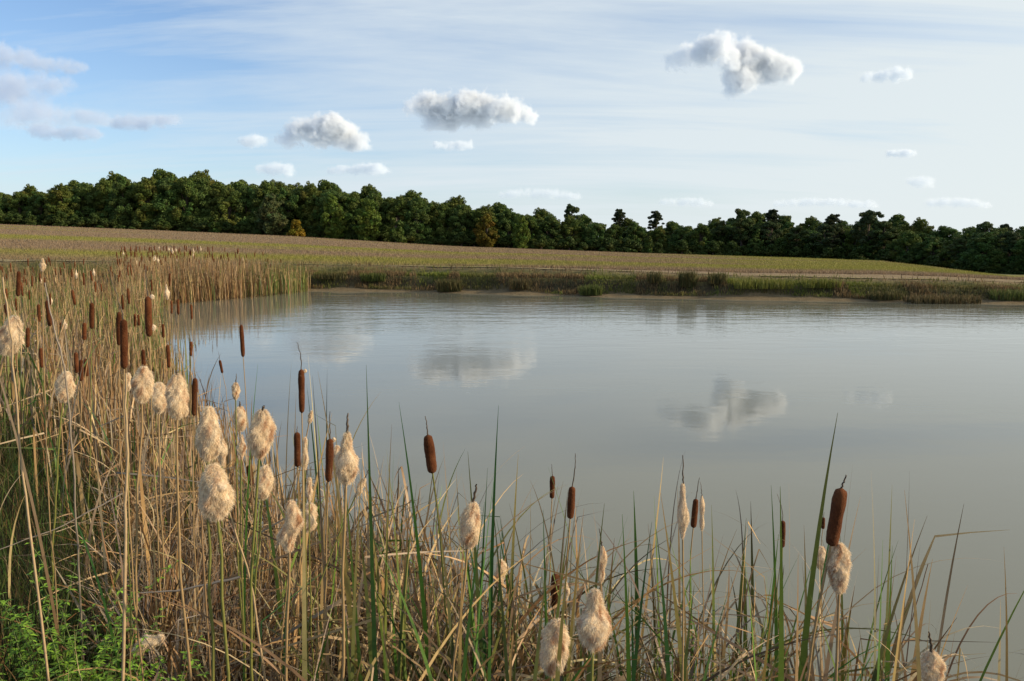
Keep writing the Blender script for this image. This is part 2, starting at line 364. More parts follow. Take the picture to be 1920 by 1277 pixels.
# ---- left reed bed, one dense mass from the camera bank to the far shore
def reed_bed():
    items = []
    inview = lambda x, y: (np.abs(x / np.maximum(y, .5)) < 1.0)
    def dens(x, y, s):
        return inview(x, y) * ~((x > -10.35) & (y > 26)) * (1 - .93 * ss(-.46, -.52, x / y) * ss(24, 27, y)) * np.where(s < 0, np.clip(1 + s / .8, 0, 1), 1) * np.clip(.35 + 1.3 * fbm(x * .35, y * .35, 2) - .25, .2, 1)
    P, s = scatter(150000, (-34, -5), (11, 40.3), -.7, 30, dens)
    n = len(P); far = ss(26, 33, P[:, 1])
    grn = rng.random(n) < (.30 - .20 * far + .55 * ss(.50, .66, fbm(P[:, 0] * .22 + 9, P[:, 1] * .22, 2)) * (1 - far) + .5 * (P[:, 0] > -12.4) * (P[:, 1] > 36))
    c0 = np.where(grn[:, None], pick(OLIVE + GREEN, n), pick(TAN, n)); c1 = np.where(grn[:, None], pick(OLIVE + GREEN + TAN[:2], n), pick(TAN, n))
    P[:, 2] = np.maximum(P[:, 2], -.05)
    kk = rng.random(n) < .28
    items.append(blades(P, rng.uniform(0, 6.28, n), rng.uniform(.85, 1.5, n) * (1 + .27 * ss(-19, -16.5, P[:, 0]) * far * (1 - .5 * ss(-13, -11, P[:, 0]))), np.abs(rng.normal(0, .07, n)), np.abs(rng.normal(.12, .22, n)), rng.uniform(.012, .024, n) * (1 + .3 * far),
                        c0, c1, np.where(kk, rng.uniform(.45, .85, n), 2), rng.uniform(.9, 2.2, n), K=6))
    P, s = scatter(26000, (-14, -1.0), (4.6, 14), -.9, 9, lambda x, y, s: dens(x, y, s) * (1 - .95 * (s > .6) * (y < 5.6)))
    n = len(P); grn = rng.random(n) < .30 * (1 - .8 * (s < 1.2))
    c0 = np.where(grn[:, None], pick(OLIVE + GREEN, n), pick(TAN + GREY, n)); c1 = np.where(grn[:, None], pick(GREEN + OLIVE, n), pick(TAN + GREY, n))
    P[:, 2] = np.maximum(P[:, 2], -.05); kk = rng.random(n) < .35
    items.append(blades(P, rng.uniform(0, 6.28, n), rng.uniform(.55, 1.35, n) * np.where(s < .5, .85, 1), np.abs(rng.normal(0, .09, n)), np.abs(rng.normal(.15, .3, n)), rng.uniform(.010, .021, n),
                        c0, c1, np.where(kk, rng.uniform(.3, .85, n), 2), rng.uniform(.9, 2.3, n), K=8))
    V, Q, C = merge(items)
    tag(mesh_np('reeds', V, Q, M_leaf, C), 'dense bed of tan and green reeds along the left shore', 'reeds', kind='stuff')
reed_bed()

# ---- foreground stuff: dry litter, thin stems, grass on the bank
def gap(P):
    u = 960 + F * P[:, 0] / P[:, 1]; return (np.abs(u - 276) < 42) & (P[:, 1] < 2.75)
def foreground():
    it = []
    # dry leaves standing and bent along the water's edge
    def dens(x, y, s):
        right = ss(-.2, 1.6, x); return np.where(s < 0, np.clip(1 + s / (1.3 + .5 * right), 0, 1), 1) * (1 - .3 * right) * (np.abs(x / np.maximum(y, .3)) < .85) * (1 - .93 * ss(1.25, 1.75, x - .35 * (y - 2))) * np.where((s > .9) & (x < -.6), .45, 1)
    for (N_, lo, hi, w0, w1, kp) in [(7500, .9, 1.3, .006, .015, .5), (6000, .35, .95, .005, .015, .65), (3600, .8, 1.35, .014, .026, .75)]:
        P, s = scatter(N_, (-5, 3.2), (1.9, 5.8), -1.5, 2.2, dens); n = len(P)
        grn = rng.random(n) < np.where(P[:, 0] > -.6, .34, .14)
        hollow = ((P[:, 0] < -1.2) & (P[:, 1] < 5.3)) | ((P[:, 0] < -.35) & (P[:, 1] < 3.3)) | ((P[:, 0] < -.3) & (s > .9)); keep = (~hollow | (rng.random(n) < .05)) & ~gap(P); P, s, grn = P[keep], s[keep], grn[keep]; n = len(P)
        P[:, 2] = np.maximum(P[:, 2], -.05)
        Lm = rng.uniform(lo, hi, n) * (1 + .12 * ss(.2, 1.0, P[:, 0])) + .25 * ss(.3, -.5, s) * ss(-.4, .4, P[:, 0])
        c0 = np.where(grn[:, None], pick(OLIVE + GREEN, n), pick(TAN + GREY, n)); c1 = np.where(grn[:, None], pick(GREEN + TAN[:2], n), pick(TAN + GREY, n))
        kk = rng.random(n) < kp
        it.append(blades(P, rng.uniform(0, 6.28, n), Lm, np.abs(rng.normal(0, .12, n)), np.abs(rng.normal(.25, .6, n)), rng.uniform(w0, w1, n), c0, c1,
                         np.where(kk, rng.uniform(.3, .85, n), 2), rng.uniform(.7, 2.4, n), K=13, twist=1.3, floor=-.02))
    # curled litter low down
    P, s = scatter(16000, (-3.6, 2.2), (1.9, 5.2), -.7, 1.0, dens); n = len(P); P[:, 2] = np.maximum(P[:, 2], 0) + rng.uniform(0, .6, n) ** 1.3
    it.append(blades(P, rng.uniform(0, 6.28, n), rng.uniform(.15, .6, n), rng.uniform(.3, 1.7, n), rng.normal(0, 1.2, n), rng.uniform(.002, .007, n), pick(TAN + GREY, n), pick(TAN + GREY, n), K=9, twist=1.8, floor=-.02))
    # thick thatch right at the waterline; it shades the hollow behind it
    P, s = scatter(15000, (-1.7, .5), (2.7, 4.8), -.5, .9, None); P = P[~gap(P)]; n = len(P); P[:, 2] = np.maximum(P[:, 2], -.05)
    c0 = pick(TAN + GREY, n); it.append(blades(P, rng.uniform(0, 6.28, n), rng.uniform(.5, 1.05, n) - P[:, 2] * .3, np.abs(rng.normal(0, .16, n)), np.abs(rng.normal(.3, .6, n)), rng.uniform(.006, .018, n), c0 * .6, c0, np.where(rng.random(n) < .5, rng.uniform(.4, .9, n), 2), rng.uniform(.7, 2.2, n), K=10, twist=1.3, floor=-.02))  # shade low in the thatch is put into the darker blade bases
    # long leaves arching right over
    P, s = scatter(2000, (-.55, 1.9), (2.0, 3.9), -1.6, .8, dens); n = len(P); P[:, 2] = np.maximum(P[:, 2], -.05); g_ = rng.random(n) < .3
    it.append(blades(P, rng.uniform(0, 6.28, n), rng.uniform(.9, 1.9, n), np.abs(rng.normal(0, .08, n)), rng.uniform(1.2, 3.2, n), rng.uniform(.008, .018, n), np.where(g_[:, None], pick(OLIVE, n), pick(TAN, n)), np.where(g_[:, None], pick(OLIVE + TAN, n), pick(TAN + GREY, n)), K=18, twist=1.0, floor=-.02))
    # unseen growth added below the frame to shade the ground at left
    n = 16000; x = rng.uniform(-1.1, 1.5, n); y = rng.uniform(1.15, 1.85, n); P = np.stack([x, y, height(x, y)], 1); P = P[~gap(P)]; n = len(P)
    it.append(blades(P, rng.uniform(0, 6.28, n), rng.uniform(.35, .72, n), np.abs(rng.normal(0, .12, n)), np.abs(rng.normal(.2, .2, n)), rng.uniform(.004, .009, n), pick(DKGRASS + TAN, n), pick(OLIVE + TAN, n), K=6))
    V, Q, C = merge(it)
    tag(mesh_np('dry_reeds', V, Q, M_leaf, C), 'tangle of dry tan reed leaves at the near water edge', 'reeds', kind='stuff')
    # grass on the near bank
    x = rng.uniform(-7.5, 1.0, 120000); y = rng.uniform(.8, 7.5, 120000); s = shore(x, y)
    k = (s > .25) & ~gap(np.stack([x, y], 1)) & (np.abs(x / y) < 1.4) & (rng.random(len(x)) < .35 + .9 * fbm(x * 1.5, y * 1.5, 2)) & (rng.random(len(x)) < ss(.2, 1.1, s)); x, y = x[k], y[k]; n = len(x)
    P = np.stack([x, y, height(x, y)], 1); dry = rng.random(n) < .16
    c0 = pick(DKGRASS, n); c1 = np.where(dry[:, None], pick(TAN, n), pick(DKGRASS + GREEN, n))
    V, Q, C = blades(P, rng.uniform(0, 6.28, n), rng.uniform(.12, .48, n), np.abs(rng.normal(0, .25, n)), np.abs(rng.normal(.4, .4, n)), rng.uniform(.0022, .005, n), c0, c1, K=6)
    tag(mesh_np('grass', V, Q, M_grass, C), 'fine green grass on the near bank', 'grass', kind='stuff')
foreground()

# ---- far bank growth and field grass
def far_growth():
    n = 90000; x = rng.uniform(-40, 32, n); yf = np.interp(x, FX, FY); d = rng.uniform(.35, 3.1, n)
    k = (d > .2 + .95 * fbm(x * .35, x * 0 + 8.1, 3)) & (rng.random(n) < np.clip(1.6 * fbm(x * .6, d * .9, 3) - .15 + .3 * (d > 1.6), .1, 1) * (1 - .85 * ss(2.1, 2.7, d))); x, d = x[k], d[k]; y = np.interp(x, FX, FY) + d; n = len(x)
    P = np.stack([x, y, height(x, y)], 1)
    a = fbm(x * .45 + 5, d * .5, 3); b = fbm(x * 1.3 + 40, d * .5, 2); pg = np.clip((a - .35) * 3.3, 0, 1)
    c_dk = pick([(.12, .115, .035), (.15, .13, .045), (.17, .135, .055)], n); c_br = pick([(.15, .105, .05), (.22, .15, .07)], n); c_gr = pick([(.14, .17, .03), (.19, .21, .035), (.11, .14, .03)], n)
    top = c_dk * (1 - pg[:, None]) + c_gr * pg[:, None]; top = np.where((b > .56)[:, None], c_br, top)
    V, Q, C = blades(P, rng.uniform(0, 6.28, n), rng.uniform(.10, .29, n) * (.5 + .8 * b), np.abs(rng.normal(0, .25, n)), np.abs(rng.normal(.2, .4, n)), rng.uniform(.018, .04, n), top * .8, top, K=3)
    tag(mesh_np('bank_grass', V, Q, M_grass, C), 'rough green and brown herbage on the far bank', 'grass', kind='stuff')
    n = 300000; t = rng.uniform(-.72, .72, n); y = 42.0 * (170 / 42.0) ** (rng.random(n) ** 1.25); x = t * y
    k = (y - np.interp(x, FX, FY) > 4.1) & (y < np.interp(960 + F * t, UT, YC) + 2); x, y = x[k], y[k]; n = len(x); P = np.stack([x, y, height(x, y)], 1)
    c = field_col(x, y) * (1 + rng.normal(0, .07, (n, 1))); c = np.clip(c, .02, .8)
    V, Q, C = blades(P, rng.uniform(0, 6.28, n), rng.uniform(.07, .19, n), np.abs(rng.normal(0, .35, n)), np.abs(rng.normal(.3, .3, n)), rng.uniform(.018, .04, n) * (1 + (y - 42) / 90), c, c, K=2)
    tag(mesh_np('field_grass', V, Q, M_grass, C), 'short green and purplish seeding grass of the field', 'grass', kind='stuff')
far_growth()
def tuft(name, label, u, Y, n, L, spread, pal, base_z=None, w=.02, lean=.2):
    p = world_pt(u, 500, Y); x, y = p.x, Y; z = float(height(np.array([x]), np.array([y]))[0]); z = max(z, -.03)
    P = np.stack([rng.normal(0, spread, n).clip(-1.5 * spread, 1.5 * spread), rng.normal(0, spread * .5, n).clip(-.7 * spread, .7 * spread), np.zeros(n)], 1)
    V, Q, C = blades(P, rng.uniform(0, 6.28, n), rng.uniform(.6, 1.05, n) * L * .72, np.abs(rng.normal(0, lean, n)), np.abs(rng.normal(.15, .2, n)), rng.uniform(.5, 1, n) * w, pick(pal, n), pick(pal, n), K=5)
    return tag(mesh_np(name, V, Q, M_grass, C, loc=(x, y, z)), label, 'grass tuft')
DR = [(.09, .085, .03), (.07, .075, .025), (.14, .11, .045)]; BR = [(.17, .12, .055), (.11, .085, .04), (.08, .075, .03)]
GR = [(.09, .12, .03), (.13, .15, .035), (.08, .09, .03)]; YG = [(.20, .20, .035), (.15, .16, .03), (.11, .12, .03)]
def yfu(u, off):
    Y = 37.0
    for _ in range(8): Y = float(np.interp((u - 960) / F * Y, FX, FY)) + off
    return Y
for (u, off, n, L, sp, pal, lab, nm) in [
    (842, .55, 700, .95, .38, DR, 'dark drooping rush tuft at the mud edge, left part of the far bank', 'rush_tuft'),
    (975, .9, 500, .8, .35, BR, 'brownish rush tuft on the far bank beside the green reed clump', 'rush_tuft'),
    (1108, .35, 500, .75, .32, GR, 'small green reed clump standing at the far water edge', 'reed_clump'),
    (1290, 1.3, 420, 1.12, .24, DR, 'tallest spiky dark rush tuft on the far bank', 'rush_tuft'),
    (1345, 1.4, 300, .8, .25, DR, 'low dark rush tuft just right of the tallest one', 'rush_tuft'),
    (1228, 1.4, 260, .8, .22, DR, 'small dark rush tuft left of the tallest spiky one', 'rush_tuft'),
    (1770, .15, 1100, .55, .85, BR, 'wide low brown sedge patch in the water at the right far shore', 'sedge_tuft'),
    (1665, .6, 500, .6, .4, DR, 'dark sedge tuft overhanging the right far shore', 'sedge_tuft'),
    (545, .9, 800, 1.15, .6, GR, 'green bushy clump at the end of the left reed bed', 'reed_clump'),
    (700, 1.2, 500, .7, .4, GR, 'green tuft above the cracked mud of the far bank', 'grass_tuft'),
    (1430, 1.3, 700, .7, .8, YG, 'yellow green weed patch in the middle of the right far bank', 'leafy_weed'),
    (1540, 1.4, 450, .65, .5, YG, 'yellow green weed clump towards the right end of the far bank', 'leafy_weed'),
    (620, 1.3, 400, .6, .5, DR, 'dark herb clump beside the left reed bed on the far bank', 'grass_tuft'),
    (120, .4, 900, 1.9, .9, GR, 'round green bush behind the left reeds beside the track', 'bush'),
    (1900, .9, 500, .7, .5, GR, 'green tuft at the right edge of the far bank', 'grass_tuft')]:
    tuft(nm, lab, u, yfu(u, off), n, L, sp, pal, w=.035)

# ------------------------------------------------------------------ trees
def leaf_cards(C, Rr, n, size, colr, flat=1.0):
    """n small leaf sprays spread through an ellipsoid clump at C with radii Rr, denser at its skin"""
    d = rng.normal(0, 1, (n, 3)); d /= np.linalg.norm(d, axis=1)[:, None]
    r = rng.uniform(.35, 1.0, n) ** .6
    P = C + d * r[:, None] * Rr
    nrm = d * .8 + rng.normal(0, .6, (n, 3)); nrm /= np.linalg.norm(nrm, axis=1)[:, None]
    a = np.cross(nrm, rng.normal(0, 1, (n, 3))); a /= np.linalg.norm(a, axis=1)[:, None]; b = np.cross(nrm, a)
    sz = rng.uniform(.5, 1.15, n) * size
    a = a * sz[:, None]; b = b * (sz * rng.uniform(.4, .8, n))[:, None] * flat
    V = np.stack([P - a, P - b * .9, P + a, P + b], 1).reshape(-1, 3)
    c = np.array(colr) * (1 + rng.normal(0, .16, (n, 1)))
    return V, np.repeat(np.clip(c, .003, 1), 4, 0)
def tube(path, rads, seg=7):
    path = np.array(path, float); n = len(path); rads = np.asarray(rads, float)
    T = np.gradient(path, axis=0); T /= np.linalg.norm(T, axis=1)[:, None] + 1e-12
    ref = np.array([1, .02, .03]) if abs(T[0][0]) < .9 else np.array([0, 1, 0])
    U = np.cross(T, ref); U /= np.linalg.norm(U, axis=1)[:, None]; W = np.cross(T, U)
    an = np.linspace(0, 2 * np.pi, seg, endpoint=False)
    V = path[:, None, :] + (U[:, None, :] * np.cos(an)[None, :, None] + W[:, None, :] * np.sin(an)[None, :, None]) * rads[:, None, None]
    V = V.reshape(-1, 3); Q = []
    for i in range(n - 1):
        for j in range(seg): k = (j + 1) % seg; Q.append((i * seg + j, i * seg + k, (i + 1) * seg + k, (i + 1) * seg + j))
    return V, np.array(Q)
def tubes(lst, seg=7):
    Vs, Qs, o = [], [], 0
    for p, r in lst:
        V, Q = tube(p, r, seg); Vs.append(V); Qs.append(Q + o); o += len(V)
    return np.concatenate(Vs), np.concatenate(Qs)
def tree_proto(name, label, kind, col, H=12.0, Wd=7.5, cards=9000, size=.34, low=.08):
    root = empty(name, (0, 0, -500), label, 'tree')
    cen = []
    if kind == 'oak':
        for k in range(100):
            h = rng.uniform(low, .98) if k > 24 else rng.uniform(.03, .3); prof = math.sin(math.pi * min(1, (h - low + .12) / (1.1 - low))) ** .55
            a = rng.uniform(0, 6.28); rr = Wd * .5 * max(prof, .55 if h < .3 else 0) * rng.uniform(.35, .92)
            cen.append((rr * math.cos(a), rr * math.sin(a), h * H * .93, rng.uniform(.5, 1.15) * Wd / 7.5, rng.uniform(.5, 1.2) * Wd / 7.5))
    elif kind == 'pine':
        for k in range(44):
            h = rng.uniform(.40, 1.0); prof = math.sin(math.pi * (h - .30) / .80) ** .8
            a = rng.uniform(0, 6.28); rr = Wd * .5 * prof * rng.uniform(.3, 1)
            cen.append((rr * math.cos(a), rr * math.sin(a), h * H * .96, rng.uniform(.5, 1.15), rng.uniform(.4, .8)))
    elif kind == 'umbrella':
        for k in range(60):
            h = rng.uniform(.60, .98); a = rng.uniform(0, 6.28); rr = Wd * .5 * min(1, (1.12 - h) / .34) * rng.uniform(.0, 1) ** .7
            cen.append((rr * math.cos(a), rr * math.sin(a), h * H, rng.uniform(.45, .85), rng.uniform(.25, .5)))
    else:
        for k in range(16):
            h = rng.uniform(.08, .95); a = rng.uniform(0, 6.28); rr = Wd * .5 * (1.05 - h) ** .6 * rng.uniform(.2, .9)
            cen.append((rr * math.cos(a), rr * math.sin(a), h * H * .92, Wd * rng.uniform(.14, .24), Wd * rng.uniform(.12, .2)))
    Vs, Cs = [], []
    tot = sum(c[3] ** 2 for c in cen)
    for c in cen:
        tone = rng.uniform(.82, 1.2); cc = np.array(col) * tone * np.array([1 + rng.normal(0, .1), 1, 1])
        V, C = leaf_cards(np.array(c[:3]), np.array([c[3], c[3], c[4]]), max(60, int(cards * c[3] ** 2 / tot)), size, cc); Vs.append(V); Cs.append(C)
        if kind == 'oak' and rng.random() < .75:      # loose outer sprays break the outline
            a = rng.uniform(0, 6.28); q = np.array(c[:3]) + np.array([math.cos(a) * c[3], math.sin(a) * c[3], c[4] * rng.uniform(.2, 1.1)])
            V, C = leaf_cards(q, np.array([.45, .45, .4]), 70, size * .8, cc * 1.1); Vs.append(V); Cs.append(C)
    V = np.concatenate(Vs); C = np.concatenate(Cs); Q = np.arange(len(V)).reshape(-1, 4)
    V[:, 2] = np.maximum(V[:, 2], .05)
    top = H * (.75 if kind == 'oak' else .93); lean = rng.normal(0, .35)
    lst = [([(0, 0, -.5), (lean * .2, 0, top * .3), (lean * .6, .1, top * .65), (lean, .1, top)], [.26, .2, .14, .04])]
    for c in cen[::3]:
        z0 = max(.15 * H, c[2] * .62) if kind != 'oak' else c[2] * .45
        lst.append(([(lean * z0 / top, 0, z0), (c[0] * .5, c[1] * .5, (z0 + c[2]) * .52), (c[0], c[1], c[2])], [.11, .07, .025]))
    tv, tq = tubes(lst, 6)
    mesh_np('trunk', tv, tq, M_bark, parent=root, smooth=True)
    mesh_np('crown', V, Q, M_tree, C, parent=root)
    root['H'] = H
    return root
OAK = [tree_proto('oak_tree', '', 'oak', c, 12, w, 24000, .24, .05) for c, w in [((.082, .118, .026), 8), ((.070, .106, .026), 7.2), ((.102, .124, .026), 7.6), ((.072, .118, .030), 9)]]
OAKB = tree_proto('oak_tree', '', 'oak', (.10, .145, .025), 12, 7.6, 10000)
OAKY = tree_proto('oak_tree', '', 'oak', (.13, .105, .016), 9, 6.0, 7000)
PINE = [tree_proto('pine_tree', '', 'pine', c, 12, w, 11000, .24) for c, w in [((.056, .082, .030), 6.4), ((.064, .090, .028), 5.4), ((.054, .076, .030), 7.2)]]
UMB = [tree_proto('pine_tree', '', 'umbrella', (.034, .046, .018), 12, w, 9000, .2) for w in (4.6, 5.4)]
PALE = tree_proto('pine_tree', '', 'oak', (.075, .092, .034), 10, 7.0, 9000, .28)
SHR = tree_proto('shrub', '', 'shrub', (.055, .085, .016), 4, 3.6, 3200, .26)
SHR0 = tree_proto('shrub', '', 'shrub', (.048, .070, .016), 4, 4.6, 2600, .3)
SHRY = tree_proto('shrub', '', 'shrub', (.17, .13, .014), 4, 4.2, 3200, .26)
TREE_SRC = OAK + [OAKB, OAKY] + PINE + UMB + [PALE, SHR, SHR0, SHRY]
TU = [-200, 0, 60, 100, 150, 220, 300, 400, 430, 470, 560, 640, 700, 760, 860, 920, 1000, 1070, 1130, 1180, 1240, 1290, 1340, 1390, 1430, 1500, 1560, 1640, 1690, 1750, 1850, 1920, 2100]
TV = [346, 348, 350, 343, 331, 322, 316, 323, 338, 330, 332, 345, 352, 355, 370, 380, 392, 398, 408, 410, 414, 410, 408, 398, 402, 408, 408, 398, 408, 424, 424, 424, 424]
def put_tree(src, u, Y, vtop, label, group=None, wide=1.0, name=None):
    p = world_pt(u, vtop, Y); z = float(height(np.array([p.x]), np.array([Y]))[0])
    H = max(1.5, p.z - z); sc = H / src['H']
    t = copy_tree(src); t.location = (p.x, Y, z - .05); wsc = wide * (sc if sc > .8 else sc ** .7)
    t.scale = (wsc, wsc, sc); t.rotation_euler = (0, 0, rng.uniform(0, 6.28)); tag(t, label, 'shrub' if 'shrub' in src.name else 'tree', group); return t
EG = 'trees along the forest edge'; EP = 'pines of the right-hand wood'; EB = 'trees deeper in the wood'
def yedge(u): return float(np.interp(u, [-200, 0, 1200, 1450, 1650, 1800, 2100], [176, 176, 176, 172, 150, 122, 105]))
u = -130.0; k = 0
while u < 2060:
    Y = yedge(u); j = lambda a: rng.normal(0, a)
    vt = float(np.interp(u, TU, TV))
    if u < 1330:
        put_tree(OAK[k % 4], u, Y + 3 + abs(j(2.0)), vt + 4 + abs(j(8)), 'dark green broadleaf tree in the front row of the forest edge', EG, rng.uniform(.85, 1.1))
        step = rng.uniform(34, 48)
    else:
        src = PINE[k % 3] if rng.random() < .62 else OAK[k % 4]
        pine = src in PINE
        put_tree(src, u, Y + 3 + abs(j(2)), vt + 4 + abs(j(8)), 'dark pine in the right-hand wood' if pine else 'dark broadleaf tree among the pines of the right-hand wood', EP if pine else 'broadleaf trees among the pines', rng.uniform(.9, 1.2))
        if rng.random() < .8: put_tree(OAK[(k + 1) % 4], u + 22, Y + 1, vt + 38 + abs(j(10)), 'low dark tree under the pines of the right-hand wood', 'understorey trees', 1.0)
        step = rng.uniform(42, 58)
    if k % 2 == 0 or u > 1300:   # rows behind close the gaps
        put_tree(OAK[(k + 2) % 4], u + 25, Y + 16, vt - 4 + abs(j(4)), 'treetop of a broadleaf tree rising behind the forest edge', EB, 1.15)
    put_tree(OAK[(k + 1) % 4], u + 10, Y + 30, vt + 12, 'treetop of a broadleaf tree rising behind the forest edge', EB, 1.3)
    put_tree(OAK[(k + 3) % 4], u + 30, Y + 8, vt + 16 + abs(j(6)), 'low broadleaf tree filling the second row of the wood', EB, 1.25)
    for q in (0, 24): put_tree(SHR0, u + q, Y - .5 + abs(j(1)), float(np.interp(u + q, UT, VT)) - rng.uniform(16, 30), 'dark bush in the thicket at the foot of the wood', 'bushes at the foot of the wood', 1.3)
    u += step; k += 1
for (src, uu, dY, vt, lab, wide) in [
    (PALE, 508, -3, 362, 'pale grey green pine bulging out of the forest edge on the left', 1.0), (SHRY, 556, -5, 412, 'yellow leaved shrub at the foot of the pale pine', 1.0),
    (OAKB, 622, -1, 362, 'bright green oak right of the yellow shrub', .9), (OAKB, 688, -3, 372, 'sunlit oak with a low rounded crown, middle of the left wood', 1.0),
    (SHR, 742, -5, 404, 'small light green tree standing in front of the oaks', .9), (OAKY, 912, -3, 402, 'yellowing oak at the forest edge, centre left', .95),
    (SHR, 402, -3, 400, 'small bush at the forest foot left of the pale pine', .9), (OAKB, 978, -2, 402, 'olive green oak right of the yellowing oak', .8),
    (PINE[0], 1072, 10, 381, 'tall pine with a rounded top rising over the middle of the wood', .75), (UMB[0], 1162, 12, 391, 'small umbrella pine on a bare trunk, left of the layered one', .8),
    (UMB[1], 1230, 12, 395, 'layered umbrella pine standing against the sky, centre right', .85), (SHR, 1216, -4, 440, 'pale small bush in front of the layered umbrella pine', .7),
    (PINE[1], 1392, 4, 391, 'broad domed pine, first tall one of the right-hand wood', 1.0), (UMB[0], 1448, 8, 392, 'flat topped pine right of the domed pine', .9),
    (UMB[1], 1562, 8, 401, 'umbrella pine with sky showing between its trunk and its neighbours', 1.0), (PINE[2], 1632, 4, 394, 'largest dark pine of the right-hand wood', 1.0),
    (UMB[0], 1886, 40, 419, 'distant pine top showing above the wood at the far right', .8), (PINE[1], 1848, 6, 415, 'dark pointed pine near the right edge', .9)]:
    put_tree(src, uu, yedge(uu) + dY, vt, lab, None, wide)
# trees standing just beyond the right edge of the view; they shade the end of the field
for (X, Y) in [(88, 96), (82, 86), (92, 78), (84, 104), (98, 90), (80, 72), (90, 66)]:
    z = float(height(np.array([X]), np.array([Y]))[0]); t = copy_tree(OAK[X % 4]); t.location = (X, Y, z); t.scale = (1.1, 1.1, 1.0)
    tag(t, 'dark broadleaf tree at the right end of the field', 'tree', 'trees at the right end of the field')
for s_ in TREE_SRC:
    for ch in list(s_.children): bpy.data.objects.remove(ch)
    bpy.data.objects.remove(s_)

# ------------------------------------------------------------------ cattails
def ground_z(x, y): return float(height(np.array([float(x)]), np.array([float(y)]), False)[0])
def bez(p0, p1, p2, n=12):
    t = np.linspace(0, 1, n)[:, None]; return (1 - t) ** 2 * np.array(p0) + 2 * t * (1 - t) * np.array(p1) + t ** 2 * np.array(p2)
def frame(axis):
    a = Vector(axis).normalized(); q = a.to_track_quat('Z', 'Y'); return np.array(q.to_matrix())
def head_mesh(r, L, seg=16, rings=22, seed=0, rough=.05):
    g = np.random.default_rng(seed); V = []; Q = []
    ph = g.uniform(0, 6.28, 4)
    for i in range(rings + 1):
        s = i / rings; e = .09; k = 1.0
        if s < e: k = math.sqrt(max(0, 1 - (1 - s / e) ** 2))
        if s > 1 - e: k = math.sqrt(max(0, 1 - (1 - (1 - s) / e) ** 2))
        k = max(k, .12) * (1 - .16 * ss(.72, 1, s) - .10 * ss(.25, 0, s)) * (1 + .04 * math.sin(s * 5 + ph[0]) + .025 * math.sin(s * 13 + ph[1])) * (.94 + .08 * s)
        for j in range(seg):
            a = 2 * math.pi * j / seg; rr = r * k * (1 + rough * .5 * math.sin(3 * a + 6 * s + ph[2]) + g.normal(0, rough * .35))
            V.append((rr * math.cos(a), rr * math.sin(a), s * L))
    for i in range(rings):
        for j in range(seg): k = (j + 1) % seg; Q.append((i * seg + j, i * seg + k, (i + 1) * seg + k, (i + 1) * seg + j))
    V.append((0, 0, 0)); V.append((0, 0, L)); a, b = len(V) - 2, len(V) - 1
    T = [(a, (j + 1) % seg, j) for j in range(seg)] + [(b, rings * seg + j, rings * seg + (j + 1) % seg) for j in range(seg)]
    return np.array(V), np.array(Q), np.array(T)
